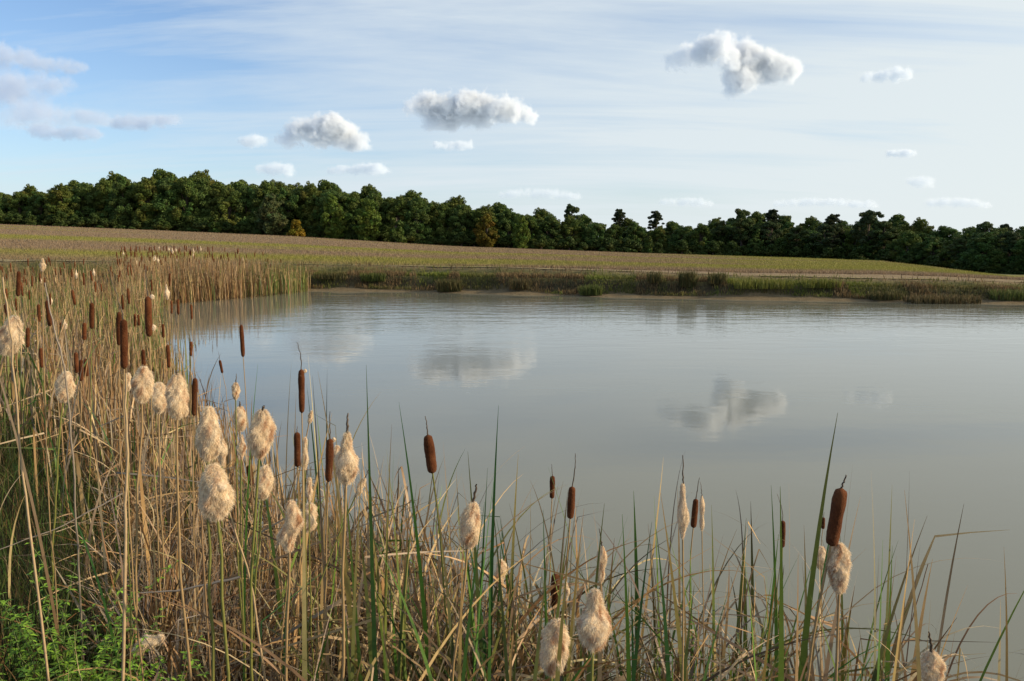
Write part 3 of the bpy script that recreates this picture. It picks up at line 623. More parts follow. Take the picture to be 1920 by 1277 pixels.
def fluff_mesh(r, L, seed=0, shape='egg', hairs=3600, warm=.5):
    """burst seed head: lumpy woolly core with fine hairs combed over it"""
    g = np.random.default_rng(seed); rings, seg = 22, 22; ph = g.uniform(0, 6.28, 12)
    def rad(s, a):
        base = np.sin(np.pi * np.clip(s, 0.0, 1)) ** .55
        if shape == 'egg': base = base * (1.12 - .28 * s)
        elif shape == 'pear': base = base * (1.15 - .62 * ss(.45, .72, s))
        elif shape == 'long': base = base * (.8 + .25 * np.sin(s * 9 + ph[8]))
        elif shape == 'round': base = base * 1.0
        elif shape == 'ragged': base = base * (.75 + .38 * np.sin(s * 7 + ph[9]) * np.cos(a + ph[10]))
        lump = 1 + .12 * np.sin(2 * a + 5 * s + ph[0]) + .11 * np.sin(3 * a - 9 * s + ph[1]) + .07 * np.sin(5 * a + 14 * s + ph[2]) + .05 * np.sin(8 * a - 21 * s + ph[3])
        return r * base * lump
    def colr(s, a, n):
        b = .5 + .5 * np.sin(2.0 * a + 4 * s + ph[4]) * np.sin(6 * s + ph[5]) + .35 * np.sin(5 * a - 11 * s + ph[6]) + g.normal(0, .12, n)
        b = np.clip((b - .65) * 1.6 * warm * 2, 0, 1)[:, None]
        c = np.array([.80, .66, .48]) * (1 - b) + np.array([.50, .29, .16]) * b
        return np.clip(c * (1 + g.normal(0, .09, (n, 1))), .05, .95)
    S, A = np.meshgrid(np.linspace(0, 1, rings + 1), np.linspace(0, 2 * np.pi, seg, endpoint=False), indexing='ij'); S = S.ravel(); A = A.ravel()
    rr = np.maximum(rad(S, A) * .86, .002); V = np.stack([rr * np.cos(A), rr * np.sin(A), S * L], 1); C = colr(S, A, len(S))
    Q = [(i * seg + j, i * seg + (j + 1) % seg, (i + 1) * seg + (j + 1) % seg, (i + 1) * seg + j) for i in range(rings) for j in range(seg)]
    # hairs
    n = hairs; s = g.uniform(.01, .99, n); a = g.uniform(0, 6.28, n); rr = rad(s, a) * .84
    P = np.stack([rr * np.cos(a), rr * np.sin(a), s * L], 1)
    out = np.stack([np.cos(a), np.sin(a), (s - .5) * 1.6], 1); out /= np.linalg.norm(out, axis=1)[:, None]
    tuftd = np.stack([np.sin(7 * a + 9 * s * 3 + ph[7]), np.cos(5 * a - 12 * s + ph[8]), np.sin(11 * s * 2 + 4 * a) - .45], 1)
    d = out * .55 + tuftd * .32 + np.array([0, 0, -.25]) + g.normal(0, .30, (n, 3)); d /= np.linalg.norm(d, axis=1)[:, None]
    ln = r * g.uniform(.12, .34, n) * np.where(g.random(n) < .025, g.uniform(1.3, 2.2, n), 1); w = g.uniform(.0002, .0005, n)
    sd_ = np.cross(d, g.normal(0, 1, (n, 3))); sd_ /= np.linalg.norm(sd_, axis=1)[:, None]
    mid = P + d * (ln * .55)[:, None]; tip = P + d * ln[:, None]; tip[:, 2] -= ln * .25
    HV = np.stack([P - sd_ * w[:, None], P + sd_ * w[:, None], mid - sd_ * w[:, None] * .8, mid + sd_ * w[:, None] * .8, tip], 1).reshape(-1, 3)
    HC = np.repeat(colr(s, a, n) * 1.12, 5, 0).clip(0, .95)
    o = len(V); b5 = np.arange(n) * 5 + o
    HQ = np.stack([b5, b5 + 1, b5 + 3, b5 + 2], 1); HT = np.stack([b5 + 2, b5 + 3, b5 + 4], 1)
    return np.concatenate([V, HV]), [np.concatenate([np.array(Q), HQ]), HT], np.concatenate([C, HC])
SC_G = np.array([.16, .16, .04]); SC_T = np.array([.30, .20, .095])
def add_stem(root, org, top, axis, rad, green, base=None, col=None, wob=.02):
    """stem from the ground to the underside of the head, in the root's space"""
    Y = top[1]
    if base is None:
        bx = top[0] - axis[0] / max(axis[2], .3) * .25 * (top[2]) + rng.normal(0, .04); by = Y + rng.uniform(-.02, .12)
        base = (bx, by, max(-.08, ground_z(bx, by) - .02))
    c1 = np.array(top) - np.array(axis) * (top[2] - base[2]) * .5
    pts = bez(base, c1, top, 14) + np.concatenate([np.zeros((1, 3)), rng.normal(0, wob * .12, (12, 3)), np.zeros((1, 3))])
    pts = pts - np.array(org); V, Q = tube(pts, np.linspace(rad * 1.55, rad, 14), 7)
    c = (SC_G if green else SC_T) if col is None else np.array(col); t = np.repeat(np.linspace(0, 1, 14), 7)[:, None]
    C = (c * .9) * (1 - t) + c * 1.1 * t
    return mesh_np('stem', V, Q, M_stem, C, parent=root, smooth=True)
def add_spike(root, org, p, axis, ln, thick=.0022, seed=0):
    g = np.random.default_rng(seed + 90); ax = np.array(axis) / np.linalg.norm(axis); b = g.normal(0, .10, 3); s = np.linspace(0, 1, 12)[:, None]
    pts = np.array(p) + ax * ln * s + b * (ln * s ** 2.2) + g.normal(0, .0009, (12, 3)) - np.array(org)
    rr = thick * (1 + .45 * g.random(12)) * np.linspace(1, .45, 12)
    V, Q = tube(pts, rr, 6); C = np.tile(np.array([.085, .06, .042]), (len(V), 1)) * (.7 + .7 * g.random((len(V), 1)))
    return mesh_np('tip_spike', V, Q, M_stem, C, parent=root, smooth=True)
def add_leaves(root, org, base, n, Lr, green, w=(.007, .012)):
    P = np.array([[base[0] + rng.normal(0, .015), base[1] + rng.normal(0, .015), base[2]] for _ in range(n)]) - np.array(org)
    for i in range(n):
        c0 = pick(GREEN if green else TAN, 1); c1 = pick(GREEN + TAN[:2] if green else TAN + GREY, 1)
        V, Q, C = blades(P[i:i + 1], np.array([rng.uniform(0, 6.28)]), np.array([rng.uniform(*Lr)]), np.array([abs(rng.normal(0, .07))]), np.array([abs(rng.normal(.3, .3))]), np.array([rng.uniform(*w)]), c0, c1,
                         np.array([rng.uniform(.5, .9) if rng.random() < .5 else 2]), np.array([rng.uniform(.8, 2)]), K=14)
        mesh_np('leaf', V, Q, M_leaf, C, parent=root)
NEARG = 'cattails standing at the near bank'
def near_cattail(u0, v0, u1, v1, w, spike, label, kind='head', green=None, Y=None, shape='egg', wool=None, warm=.5, nleaf=1, seed=None):
    """(u0,v0) top and (u1,v1) underside of the flower head; its true length sets the distance"""
    seed = int(u0 * 7 + v0) if seed is None else seed
    if kind == 'wool': w *= .92
    px = math.hypot(u1 - u0, v1 - v0)
    if Y is None: Y = (.15 if kind == 'head' else .135) * F / px
    a = float(alpha((v0 + v1) / 2)); Y = min(Y, (CAMZ - .85) / max(math.tan(a), .02)); Y = max(Y, 1.7)
    A = world_pt(u0, v0, Y); B = world_pt(u1, v1, Y + .004); ax = (A - B); L = ax.length; ax.normalize(); r = w * .5 * Y / F
    top = tuple(B); g = (rng.random() < .4) if green is None else green
    bx = B.x - ax.x * B.z * .35 + rng.normal(0, .05); by = Y + rng.uniform(0, .10); base = (bx, by, max(-.08, ground_z(bx, by) - .02))
    root = empty('cattail', base, label, 'cattail')
    add_stem(root, base, (B.x, B.y, B.z + L * .05), tuple(ax), max(.0018, min(.0034, r * .16)), g, base)
    Fm = frame(ax)
    if kind == 'head':
        V, Q, T = head_mesh(r * .87, L, seed=seed); V = V @ Fm.T + np.array(B) - np.array(base); o = mesh_np('flower_head', V, [Q, T], M_head, parent=root, smooth=True)
        if wool:
            for (s, k) in wool:
                V, Qq, C = fluff_mesh(r * k, r * k * 2.2, seed + 5, 'round', 350, .3)
                V = V + np.array([r * .9, -r * .4, 0]) ; V = V @ Fm.T + np.array(B) + np.array(ax) * (L * s - r * k) - np.array(base); mesh_np('wool_tuft', V, Qq, M_fluff, C, parent=root, smooth=True)
    else:
        V, Q, C = fluff_mesh(r, L, seed, shape, int(3500 + 150 * w), warm); V = V @ Fm.T + np.array(B) - np.array(base); mesh_np('woolly_head', V, Q, M_fluff, C, parent=root, smooth=True)
        for q in range(int(rng.random() < .4) if w > 30 else 0):      # torn tufts slipping off the head
            V, Q, C = fluff_mesh(r * rng.uniform(.35, .55), r * rng.uniform(1.0, 1.6), seed + 31 + q, 'ragged', 1400, warm); an = rng.uniform(-.6, 1.2)
            V = V + np.array([r * .62 * math.cos(an), -r * .62 * math.sin(an) - r * .2, L * rng.uniform(-.05, .45)]); V = V @ Fm.T + np.array(B) - np.array(base); mesh_np('wool_tuft', V, Q, M_fluff, C, parent=root, smooth=True)
    if spike: add_spike(root, base, tuple(A - ax * L * .04), tuple(ax + Vector((rng.normal(0, .08), 0, 0))), spike * Y / F, max(.0013, r * .12), seed)
    if nleaf: add_leaves(root, base, base, nleaf, (B.z * .5, max(B.z * .8, .5)), g)
    return root
H = near_cattail
# velvety brown heads: top, underside, width, length of the dry tip
for a in [
 (232, 598, 233, 692, 16, 75, 'thickest upright brown cattail in front, just left of the open water'), (277, 555, 280, 632, 15, 58, 'brown cattail with a curl of pale wool on its side, against the far water'),
 (223, 584, 223, 648, 11, 20, 'brown cattail half hidden behind the thickest one'), (172, 567, 172, 617, 10, 24, 'brown cattail in the reeds left of the pair in front'),
 (452, 608, 456, 670, 9, 40, 'slim brown cattail alone against the blue water with a crooked tip'), (565, 692, 566, 775, 14, 52, 'tall brown cattail with a white ring of wool, against open water'),
 (314, 646, 317, 690, 8, 34, 'small dark cattail between the reeds and the reflection, left'), (358, 640, 358, 668, 7, 10, 'shortest small cattail crossed by bent leaves'),
 (412, 675, 417, 700, 6, 16, 'tiny dark cattail under a curling leaf'), (366, 708, 364, 780, 13, 8, 'dark brown cattail right of the two big woolly heads'),
 (557, 810, 558, 876, 15, 14, 'brown cattail below the tall ringed one'), (619, 822, 616, 904, 17, 58, 'very dark cattail touching the pear shaped woolly head'),
 (802, 815, 811, 888, 23, 36, 'stout brown cattail with a forked dry tip over open water'), (1036, 892, 1035, 935, 12, 24, 'small brown cattail left of the long-tipped one'),
 (1073, 912, 1069, 973, 17, 82, 'brown cattail with the longest thick dry tip'), (1305, 935, 1300, 990, 14, 44, 'dark cattail between two ragged white heads'),
 (1468, 976, 1467, 1027, 12, 46, 'narrow dark cattail alone left of the biggest cattail'), (1578, 915, 1558, 1024, 31, 30, 'biggest brown cattail, leaning right over a woolly head'),
 (1544, 970, 1543, 992, 8, 12, 'tiny cattail peeping out behind the biggest one'), (1042, 1076, 1040, 1140, 21, 0, 'brown cattail low among the leaves above a shaded woolly head'),
 (467, 872, 471, 912, 14, 4, 'short blunt brown cattail beside a woolly head'), (158, 605, 158, 638, 9, 10, 'upper cattail of the small bunch at the left'),
 (142, 660, 144, 700, 9, 8, 'left cattail of the small bunch at the left'), (152, 674, 152, 715, 9, 6, 'middle cattail of the small bunch at the left'),
 (160, 672, 163, 706, 9, 8, 'right cattail of the small bunch at the left'), (88, 563, 94, 612, 10, 20, 'leaning brown cattail beside a long grey dead stalk'),
 (35, 508, 34, 556, 9, 12, 'tall single cattail above the reeds at the left edge'), (72, 570, 74, 604, 7, 10, 'thin cattail left of the leaning one'),
 (76, 652, 79, 690, 9, 8, 'dark cattail low in the green leaves at the left'), (36, 693, 42, 722, 12, 0, 'tilted short cattail under the woolly head at the left edge'),
 (10, 568, 14, 596, 8, 10, 'reddish cattail at the left edge above the woolly head'), (52, 614, 52, 652, 8, 6, 'cattail right of the woolly head at the left edge'),
 (268, 655, 270, 690, 8, 6, 'cattail shaded behind the crossing dry leaf'), (747, 1148, 747, 1163, 13, 0, 'short round brown cattail deep in the near reeds')]:
    if a[0] not in (277, 565) and rng.random() < .25 and a[4] > 8: WL = [(float(rng.choice([.06, .95, .97])), rng.uniform(.3, .5))]
    else: WL = None
    wool = {277: [(.22, .75), (.97, .6)], 565: [(.95, .5)], }.get(a[0], WL)
    H(*a, wool=wool)
# burst, woolly heads: centre, width, height
for (cu, cv, w, h, spike, label, shape, tilt, warm) in [
 (268, 720, 42, 66, 0, 'woolly cattail right of the thickest brown one', 'egg', .05, .5), (298, 745, 36, 56, 0, 'left one of two touching woolly heads', 'round', 0, .4),
 (332, 742, 44, 82, 10, 'right, taller one of two touching woolly heads', 'egg', 0, .4), (122, 724, 34, 56, 0, 'pale woolly head tilted among the left reeds', 'round', .1, .3),
 (20, 628, 46, 70, 0, 'large woolly head cut by the left edge of the picture', 'egg', .25, .4), (391, 812, 48, 100, 0, 'long woolly head above the biggest woolly one', 'egg', 0, .25),
 (403, 920, 68, 100, 0, 'biggest woolly head, rounded like an egg, front left', 'egg', -.08, .2), (450, 785, 30, 46, 14, 'small woolly head behind the left ones, crossed by a stem', 'round', 0, .6),
 (490, 812, 52, 88, 12, 'woolly head with a loose windblown right side', 'egg', .08, .5), (453, 838, 18, 46, 0, 'thin ragged head, brown showing through white wool', 'long', 0, .9),
 (495, 903, 38, 62, 0, 'woolly head crossed by a curved brown leaf', 'egg', .1, .4), (442, 733, 16, 32, 18, 'smallest woolly head on a thin stalk against the water', 'round', 0, .6),
 (417, 848, 22, 50, 0, 'narrow woolly head squeezed behind the long one', 'long', 0, .4), (650, 858, 46, 96, 46, 'pear shaped woolly head with a black dry tip', 'pear', .02, .3),
 (676, 913, 18, 34, 18, 'small wisp of wool hanging from a bare stalk', 'ragged', .5, .3), (545, 985, 48, 92, 0, 'torn woolly head with brown core, left of a pair', 'ragged', .05, .9),
 (578, 970, 38, 52, 0, 'round speckled woolly head, right of a pair', 'round', .2, .4), (580, 918, 17, 46, 0, 'slender woolly head above the speckled one', 'long', 0, .5),
 (632, 862, 26, 54, 0, 'woolly head mostly hidden behind the very dark cattail', 'round', 0, .5), (882, 983, 49, 84, 42, 'woolly head with a looped dry tip, centre front', 'egg', .12, .6),
 (938, 1075, 34, 52, 0, 'frayed white head crossed by two leaves, centre', 'ragged', 0, .4), (1128, 1058, 24, 68, 40, 'slim woolly head above the large one at centre right', 'long', .05, .5),
 (1114, 1160, 70, 108, 0, 'large woolly head with a narrow top, centre right front', 'pear', .05, .6), (1040, 1212, 64, 100, 0, 'big shaded woolly head behind upright leaves', 'egg', .1, .6),
 (1280, 958, 24, 104, 60, 'long ragged white head with a thin black tip', 'long', 0, .2), (1316, 962, 14, 66, 30, 'narrow strip of white wool right of a dark cattail', 'long', 0, .2),
 (1573, 1064, 48, 92, 0, 'woolly head with a brown middle under the biggest cattail', 'round', 0, .95), (1540, 1046, 28, 42, 0, 'small pale woolly head just left of the one under the biggest cattail', 'round', 0, .4),
 (1748, 1252, 50, 62, 46, 'woolly head alone at the bottom right', 'egg', -.05, .4), (572, 850, 16, 62, 0, 'strip of wool behind the blunt brown cattail', 'long', 0, .4),
 (80, 496, 10, 24, 0, 'small white head rising above the left reeds', 'pear', 0, .2), (240, 716, 14, 34, 0, 'white tuft between the front stems', 'long', 0, .4),
 (1062, 1108, 14, 34, 0, 'grey wool scrap on a spent stalk, centre right', 'ragged', 0, .3), (582, 782, 12, 24, 0, 'tiny pale wisp right of the tall ringed cattail', 'ragged', .2, .3)]:
    t = h * .5; H(cu + tilt * t, cv - t, cu - tilt * t, cv + t, w, spike, label, kind='wool', shape=shape, warm=warm, Y=(.075 * F / w) if h < 1.45 * w else (.125 * F / h if w > 20 else 2.6))
def fallen():
    Y = 2.62; p = world_pt(276, 1222, Y); z = ground_z(p.x, p.y) + .10
    V, Q, C = fluff_mesh(.030, .115, 77, 'ragged', 6000, .3); V = V @ frame((.8, .2, .38)).T
    root = empty('fallen_cattail', (p.x - .05, Y, p.z), 'broken off woolly head lying in the dark grass, bottom left', 'seed head')
    mesh_np('woolly_head', V, Q, M_fluff, C, parent=root, smooth=True)
    V, Q = tube([(.004, 0, .0), (-.05, -.01, -.025), (-.13, .02, -.07)], [.003, .003, .0025]); mesh_np('stem', V, Q, M_stem, np.tile(SC_T, (len(V), 1)), parent=root, smooth=True)
fallen()
# far heads: one prototype of each kind, copied
def proto_far(kind, seed):
    root = empty('cattail', (0, 0, 0), '', 'cattail')
    V, Q = tube([(0, 0, 0), (.01, 0, .6), (.0, 0, 1.2), (.0, 0, 1.52)], [.006, .006, .005, .004], 5)
    mesh_np('stem', V, Q, M_stem, np.tile(SC_T, (len(V), 1)), parent=root, smooth=True)
    if kind == 'head':
        V, Q, T = head_mesh(.018, .19, 8, 10, seed); V[:, 2] += 1.5; mesh_np('flower_head', V, [Q, T], M_head, parent=root, smooth=True)
        V, Q = tube([(0, 0, 1.66), (.004, 0, 1.74), (.014, 0, 1.80)], [.003, .0028, .0015], 5); mesh_np('tip_spike', V, Q, M_stem, np.tile(np.array([.1, .07, .05]), (len(V), 1)), parent=root)
    else:
        V, Q, C = fluff_mesh(.034, .17, seed, 'pear', 700, .3); V[:, 2] += 1.48; mesh_np('woolly_head', V, Q, M_fluff, C, parent=root, smooth=True)
    return root
FARH = [proto_far('head', i) for i in range(4)]; FARW = [proto_far('wool', 20 + i) for i in range(3)]
def put_far(x, y, ztop, wool, label, group, thin=1.0):
    t = copy_tree((FARW if wool else FARH)[rng.integers(0, 3 if wool else 4)]); z = max(-.05, ground_z(x, y)); k = (ztop - z) / 1.68
    t.location = (x, y, z); t.scale = (thin, thin, k); t.rotation_euler = (rng.normal(0, .05), rng.normal(0, .05), rng.uniform(0, 6.28)); tag(t, label, 'cattail', group)
def in_bed(x, y): return float(shore(np.array([x]), np.array([y]))[0]) > -.5 and abs(x / y) < .68
cnt = 0
while cnt < 150:      # crowd of heads along the top of the far end of the bed
    x, y = rng.uniform(-19, -11.2), rng.uniform(27, 40)
    if not in_bed(x, y) or x / y < -.5: continue
    if x > -13.5 and rng.random() < .6: continue
    w = rng.random() < .09; put_far(x, y, rng.uniform(1.75, 2.38) - (.3 if x > -13 else 0), w, 'white woolly cattail in the far end of the left reed bed' if w else 'brown cattail in the crowded far end of the left reed bed', 'woolly cattails of the far reed bed' if w else 'brown cattails of the far reed bed', rng.uniform(.9, 1.25)); cnt += 1
cnt = 0
while cnt < 62:
    y = rng.uniform(9, 28); x = rng.uniform(-.66 * y, -.4 * y)
    if not in_bed(x, y): continue
    w = rng.random() < .10; put_far(x, y, rng.uniform(1.55, 2.12), w, 'white woolly cattail amid the green and tan reeds at the left' if w else 'brown cattail amid the green and tan reeds at the left', 'woolly cattails in the left reeds' if w else 'brown cattails in the left reeds', rng.uniform(.8, 1.05)); cnt += 1
for s_ in FARH + FARW:
    for ch in list(s_.children): bpy.data.objects.remove(ch)
    bpy.data.objects.remove(s_)

# ------------------------------------------------------------------ leafy shoots in front
def shoot(u, v_top, Y, n, green, label, group=None, spreadaz=None, w=(.018, .028), lean=.06, curve=.15):
    p = world_pt(u, v_top, Y); b = (p.x, Y, max(-.04, ground_z(p.x, Y))); Ltop = p.z - b[2]
    root = empty('cattail_shoot', b, label, 'cattail shoot', group)
    for i in range(n):
        L = Ltop * (1.02 if i == 0 else rng.uniform(.55, .95)); c0 = pick(GREEN if green else TAN[:6], 1, .12); c1 = pick((GREEN + OLIVE) if green else TAN + GREY, 1, .12)
        if green and rng.random() < .35: c1 = pick(TAN, 1)
        dry = (not green) and rng.random() < .6
        V, Q, C = blades(np.array([[rng.normal(0, .012), rng.normal(0, .012), 0]]), np.array([rng.uniform(0, 6.28) if i else (0 if rng.random() < .5 else 3.14)]), np.array([L]), np.array([abs(rng.normal(0, lean)) if i else abs(rng.normal(0, .02))]),
                         np.array([abs(rng.normal(curve, curve * .8)) if i else abs(rng.normal(.08, .05))]), np.array([rng.uniform(*w)]), c0, c1, np.array([rng.uniform(.45, .85) if dry else 2.0]), np.array([rng.uniform(.8, 2.2)]), K=16, twist=.5,
                         face=np.array([np.pi / 2 + rng.uniform(-.6, .6)]) if i == 0 or rng.random() < .5 else np.array([rng.uniform(0, 3.14)]))
        if i == 0: V[:, 0] -= np.clip(V[-1, 0], -.25, .25); V[:, 1] -= np.clip(V[-1, 1], -.25, .25)
        mesh_np('leaf', V, Q, M_leaf, C, parent=root)
    return root
for (u_, v_, Y_, n_, lab) in [
    (687, 708, 2.5, 2, 'tallest green blade standing up alone before the water'), (748, 770, 2.9, 4, 'green shoot with a dry yellow tip left of the stout brown cattail'),
    (735, 815, 2.7, 5, 'broad dark green leaves left of the stout brown cattail'), (877, 862, 3.0, 3, 'straight green blade behind the centre woolly head'),
    (935, 778, 3.0, 4, 'tall slender green shoot with a hooked tip, centre'), (1166, 985, 2.2, 2, 'upright green blade with a brown point at centre right'),
    (1222, 1000, 2.1, 2, 'broad green blade with a reddish tip right of the centre'), (1570, 795, 2.5, 6, 'tall fan of green leaves behind the biggest cattail'),
    (1672, 1038, 2.7, 4, 'green shoot with dark tips right of the biggest cattail'), (1632, 900, 2.7, 3, 'straight green blade right of the leaf fan'),
    (1875, 1135, 2.9, 1, 'lone thin green blade at the right edge over the water'), (1395, 1060, 2.1, 3, 'leaning bright green leaf between the dark cattails'),
    (1445, 925, 2.8, 3, 'green shoot left of the narrow dark cattail'), (1028, 1075, 1.75, 3, 'broad green leaves standing before the big shaded woolly head'), (1068, 1040, 1.8, 2, 'yellowing upright blade right of the big shaded woolly head'),
    (1748, 1060, 2.9, 3, 'brown folded leaf at the right end of the near reeds')]:
    shoot(u_, v_, Y_, n_, 'brown folded' not in lab, lab)
k = 0
while k < 105:
    u_ = rng.uniform(560, 1720); Y_ = rng.uniform(2.0, 4.0); g_ = rng.random() < .72
    v_ = rng.uniform(860, 1120) + 60 * (u_ > 1000) ; s_ = float(shore(np.array([(u_ - 960) / F * Y_]), np.array([Y_]))[0])
    if s_ > .8 or s_ < -1.9: continue
    shoot(u_, v_, Y_, int(rng.integers(2, 5)), g_, 'green leafy shoot in the near reeds between centre and right' if g_ else 'dry tan leafy shoot in the near reeds between centre and right', 'green shoots of the near reeds' if g_ else 'dry shoots of the near reeds', w=(.014, .027), lean=.10, curve=.35); k += 1
k = 0
while k < 60:
    u_ = rng.uniform(-20, 620); Y_ = rng.uniform(2.6, 6.5); g_ = rng.random() < .45
    s_ = float(shore(np.array([(u_ - 960) / F * Y_]), np.array([Y_]))[0])
    if s_ > 1.6 or s_ < -1.2 or (u_ < 450 and Y_ < 5.3): continue
    v_ = rng.uniform(640, 900)
    shoot(u_, v_, Y_, int(rng.integers(2, 5)), g_, 'green leafy shoot among the left reeds' if g_ else 'dry tan leafy shoot among the left reeds', 'green shoots of the left reeds' if g_ else 'dry shoots of the left reeds', w=(.010, .020), lean=.10, curve=.35); k += 1
def stalk(pix, Y, rad, col, label, name='dead_stalk'):
    pts = [np.array(world_pt(u, v, y)) for (u, v), y in zip(pix, Y)]
    path = []
    for i in range(len(pts) - 1):
        for t in np.linspace(0, 1, 5, endpoint=False): path.append(pts[i] * (1 - t) + pts[i + 1] * t)
    path.append(pts[-1])
    if 'lying' not in label:
        e = pts[-1]; gz = ground_z(e[0], e[1]); st = (pts[-1] - pts[-2]); st = st / max(abs(st[2]), .05)
        for t in (.33, .66, 1.0): path.append(e + st * (e[2] - gz + .02) * t)
    path = np.array(path); path[1:-1] += rng.normal(0, .0015, (len(path) - 2, 3)); o = path[-1].copy()
    V, Q = tube(path - o, np.linspace(rad * .55, rad, len(path)), 6)
    tag(mesh_np(name, V, Q, M_stem, np.tile(np.array(col), (len(V), 1)), smooth=True, loc=tuple(o)), label, 'dead stalk')
GC = (.26, .21, .16); TC = (.42, .30, .17)
stalk([(84, 530), (98, 600), (122, 690), (140, 900), (150, 1100)], [2.6, 2.6, 2.6, 2.6, 2.7], .0035, GC, 'long grey dead stalk leaning left of the leaning cattail')
stalk([(5, 520), (22, 640), (38, 850), (55, 985)], [2.3] * 4, .0038, TC, 'pale dead stalk crossing the woolly head at the left edge')
stalk([(236, 700), (238, 850), (235, 1010)], [2.2] * 3, .005, TC, 'thick tan stalk standing upright below the thickest cattail')
stalk([(430, 960), (470, 1090), (490, 1230)], [2.1, 2.15, 2.2], .004, TC, 'bright tan stalk running down from the biggest woolly head')
stalk([(0, 1030), (120, 985), (230, 925)], [2.8, 2.9, 3.0], .003, GC, 'grey stalk lying slantwise over the dark grass at the left')
stalk([(263, 1112), (350, 1105), (450, 1082)], [2.5, 2.5, 2.5], .0045, GC, 'bent dead leaf bundle lying across the dark hollow')
stalk([(370, 735), (372, 860), (380, 1010)], [2.4] * 3, .0035, (.22, .14, .07), 'brown dead stalk under the dark cattail by the two woolly heads')
stalk([(1740, 1058), (1712, 1160), (1660, 1277)], [2.8] * 3, .003, (.2, .13, .08), 'dark broken stalk beside the right end of the reeds')

# ------------------------------------------------------------------ leafy weeds on the bank
def weed(u, v, Y, n, label, Hh=.5, spread=.16, lean=.25):
    p = world_pt(u, v, Y); z = ground_z(p.x, Y); root = empty('leafy_weed', (p.x, Y, z), label, 'weed')
    SV, SQ, LV, LQ, LC, so, lo = [], [], [], [], [], 0, 0
    for i in range(n):
        bx, by = rng.normal(0, spread), rng.normal(0, spread * .6); az = rng.uniform(0, 6.28); L = Hh * rng.uniform(.6, 1.1); th = abs(rng.normal(0, lean)); m = 14
        pts = [np.array([bx, by, 0.0])]
        for s in range(m):
            a = th + .5 * (s / m) ** 2; pts.append(pts[-1] + L / m * np.array([math.sin(a) * math.cos(az), math.sin(a) * math.sin(az), math.cos(a)]))
        V, Q = tube(pts, np.linspace(.0022, .001, m + 1), 5); SV.append(V); SQ.append(Q + so); so += len(V)
        for s in range(3, m + 1):
            for q in range(4 if s > 8 else 2):
                la = s * 1.57 + q * (math.pi * 2 / (4 if s > 8 else 2)) + rng.normal(0, .25); ll = rng.uniform(.022, .05) * (1.05 - .45 * s / m); d = np.array([math.cos(la), math.sin(la), rng.uniform(-.3, .6)]); d /= np.linalg.norm(d)
                sv = np.array([-math.sin(la), math.cos(la), 0]) * ll * .22; up = np.array([0, 0, -.12 * ll]); P0 = pts[s]
                LV += [P0, P0 + d * ll * .4 + sv, P0 + d * ll * .42 + up, P0 + d * ll * .4 - sv, P0 + d * ll + up * 2]
                LQ += [(lo, lo + 1, lo + 4, lo + 2), (lo, lo + 2, lo + 4, lo + 3)]; lo += 5
                c = np.array([.20, .34, .035]) * rng.uniform(.6, 1.3) * (1 + .35 * (s / m)); LC += [c] * 5
    V = np.concatenate(SV); mesh_np('stem', V, np.concatenate(SQ), M_stem, np.tile(np.array([.13, .17, .05]), (len(V), 1)), parent=root, smooth=True)
    mesh_np('foliage', np.array(LV), np.array(LQ), M_weed, np.array(LC), parent=root)
weed(135, 1180, 2.55, 64, 'bright green leafy weed clump in the shade, bottom left', .52, .19, .3)
weed(105, 1080, 2.8, 9, 'tall weed stems rising above the bright clump', .68, .04, .35)
weed(20, 1130, 2.6, 10, 'green weed at the left edge of the picture', .42, .10, .3)
weed(85, 1250, 2.45, 16, 'low green weeds at the bottom left corner', .32, .14, .35)
weed(205, 1090, 3.1, 8, 'thin green weed right of the bright clump', .45, .07, .2)

# ------------------------------------------------------------------ clouds: real lit volumes, far away
def cloud_mat(name, dens, size, lobes, tint):
    """vapour whose density falls off softly around a few lobe centres and is frayed by noise"""
    m = bpy.data.materials.new(name); m.use_nodes = True; t = m.node_tree
    t.nodes.remove(t.nodes['Principled BSDF']); v = N(t, 'ShaderNodeVolumePrincipled'); v.inputs['Color'].default_value = tint
    v.inputs['Anisotropy'].default_value = .1; tcn = N(t, 'ShaderNodeTexCoord'); f = None
    for (p, r) in lobes:
        d = N(t, 'ShaderNodeVectorMath', operation='DISTANCE'); t.links.new(tcn.outputs['Object'], d.inputs[0]); d.inputs[1].default_value = tuple(p)
        q = math_node(t, 'DIVIDE', d.outputs['Value'], r * 1.55); q = math_node(t, 'SUBTRACT', 1.0, math_node(t, 'MULTIPLY', q, q), clamp=True)
        q = math_node(t, 'MULTIPLY', q, q); f = q if f is None else math_node(t, 'ADD', f, q)
    nz = N(t, 'ShaderNodeTexNoise', i_Scale=.9 / size, i_Detail=9.0, i_Roughness=.66, i_Distortion=.5); t.links.new(tcn.outputs['Object'], nz.inputs[0])
    n2 = N(t, 'ShaderNodeTexNoise', i_Scale=3.2 / size, i_Detail=5.0, i_Roughness=.6); t.links.new(tcn.outputs['Object'], n2.inputs[0])
    nn = math_node(t, 'ADD', math_node(t, 'MULTIPLY_ADD', nz.outputs['Fac'], 3.6, -1.8), math_node(t, 'MULTIPLY_ADD', n2.outputs['Fac'], 1.2, -.6))
    k = math_node(t, 'ADD', math_node(t, 'MINIMUM', f, 1.3), math_node(t, 'SUBTRACT', nn, .48))
    inner = math_node(t, 'MULTIPLY', f, 4.0, clamp=True); k = math_node(t, 'MULTIPLY', math_node(t, 'MULTIPLY', k, 1.1, clamp=True), inner)
    t.links.new(math_node(t, 'MULTIPLY', k, dens), v.inputs['Density'])
    t.links.new(v.outputs[0], t.nodes['Material Output'].inputs['Volume']); m.cycles.volume_sampling = 'MULTIPLE_IMPORTANCE'
    return m
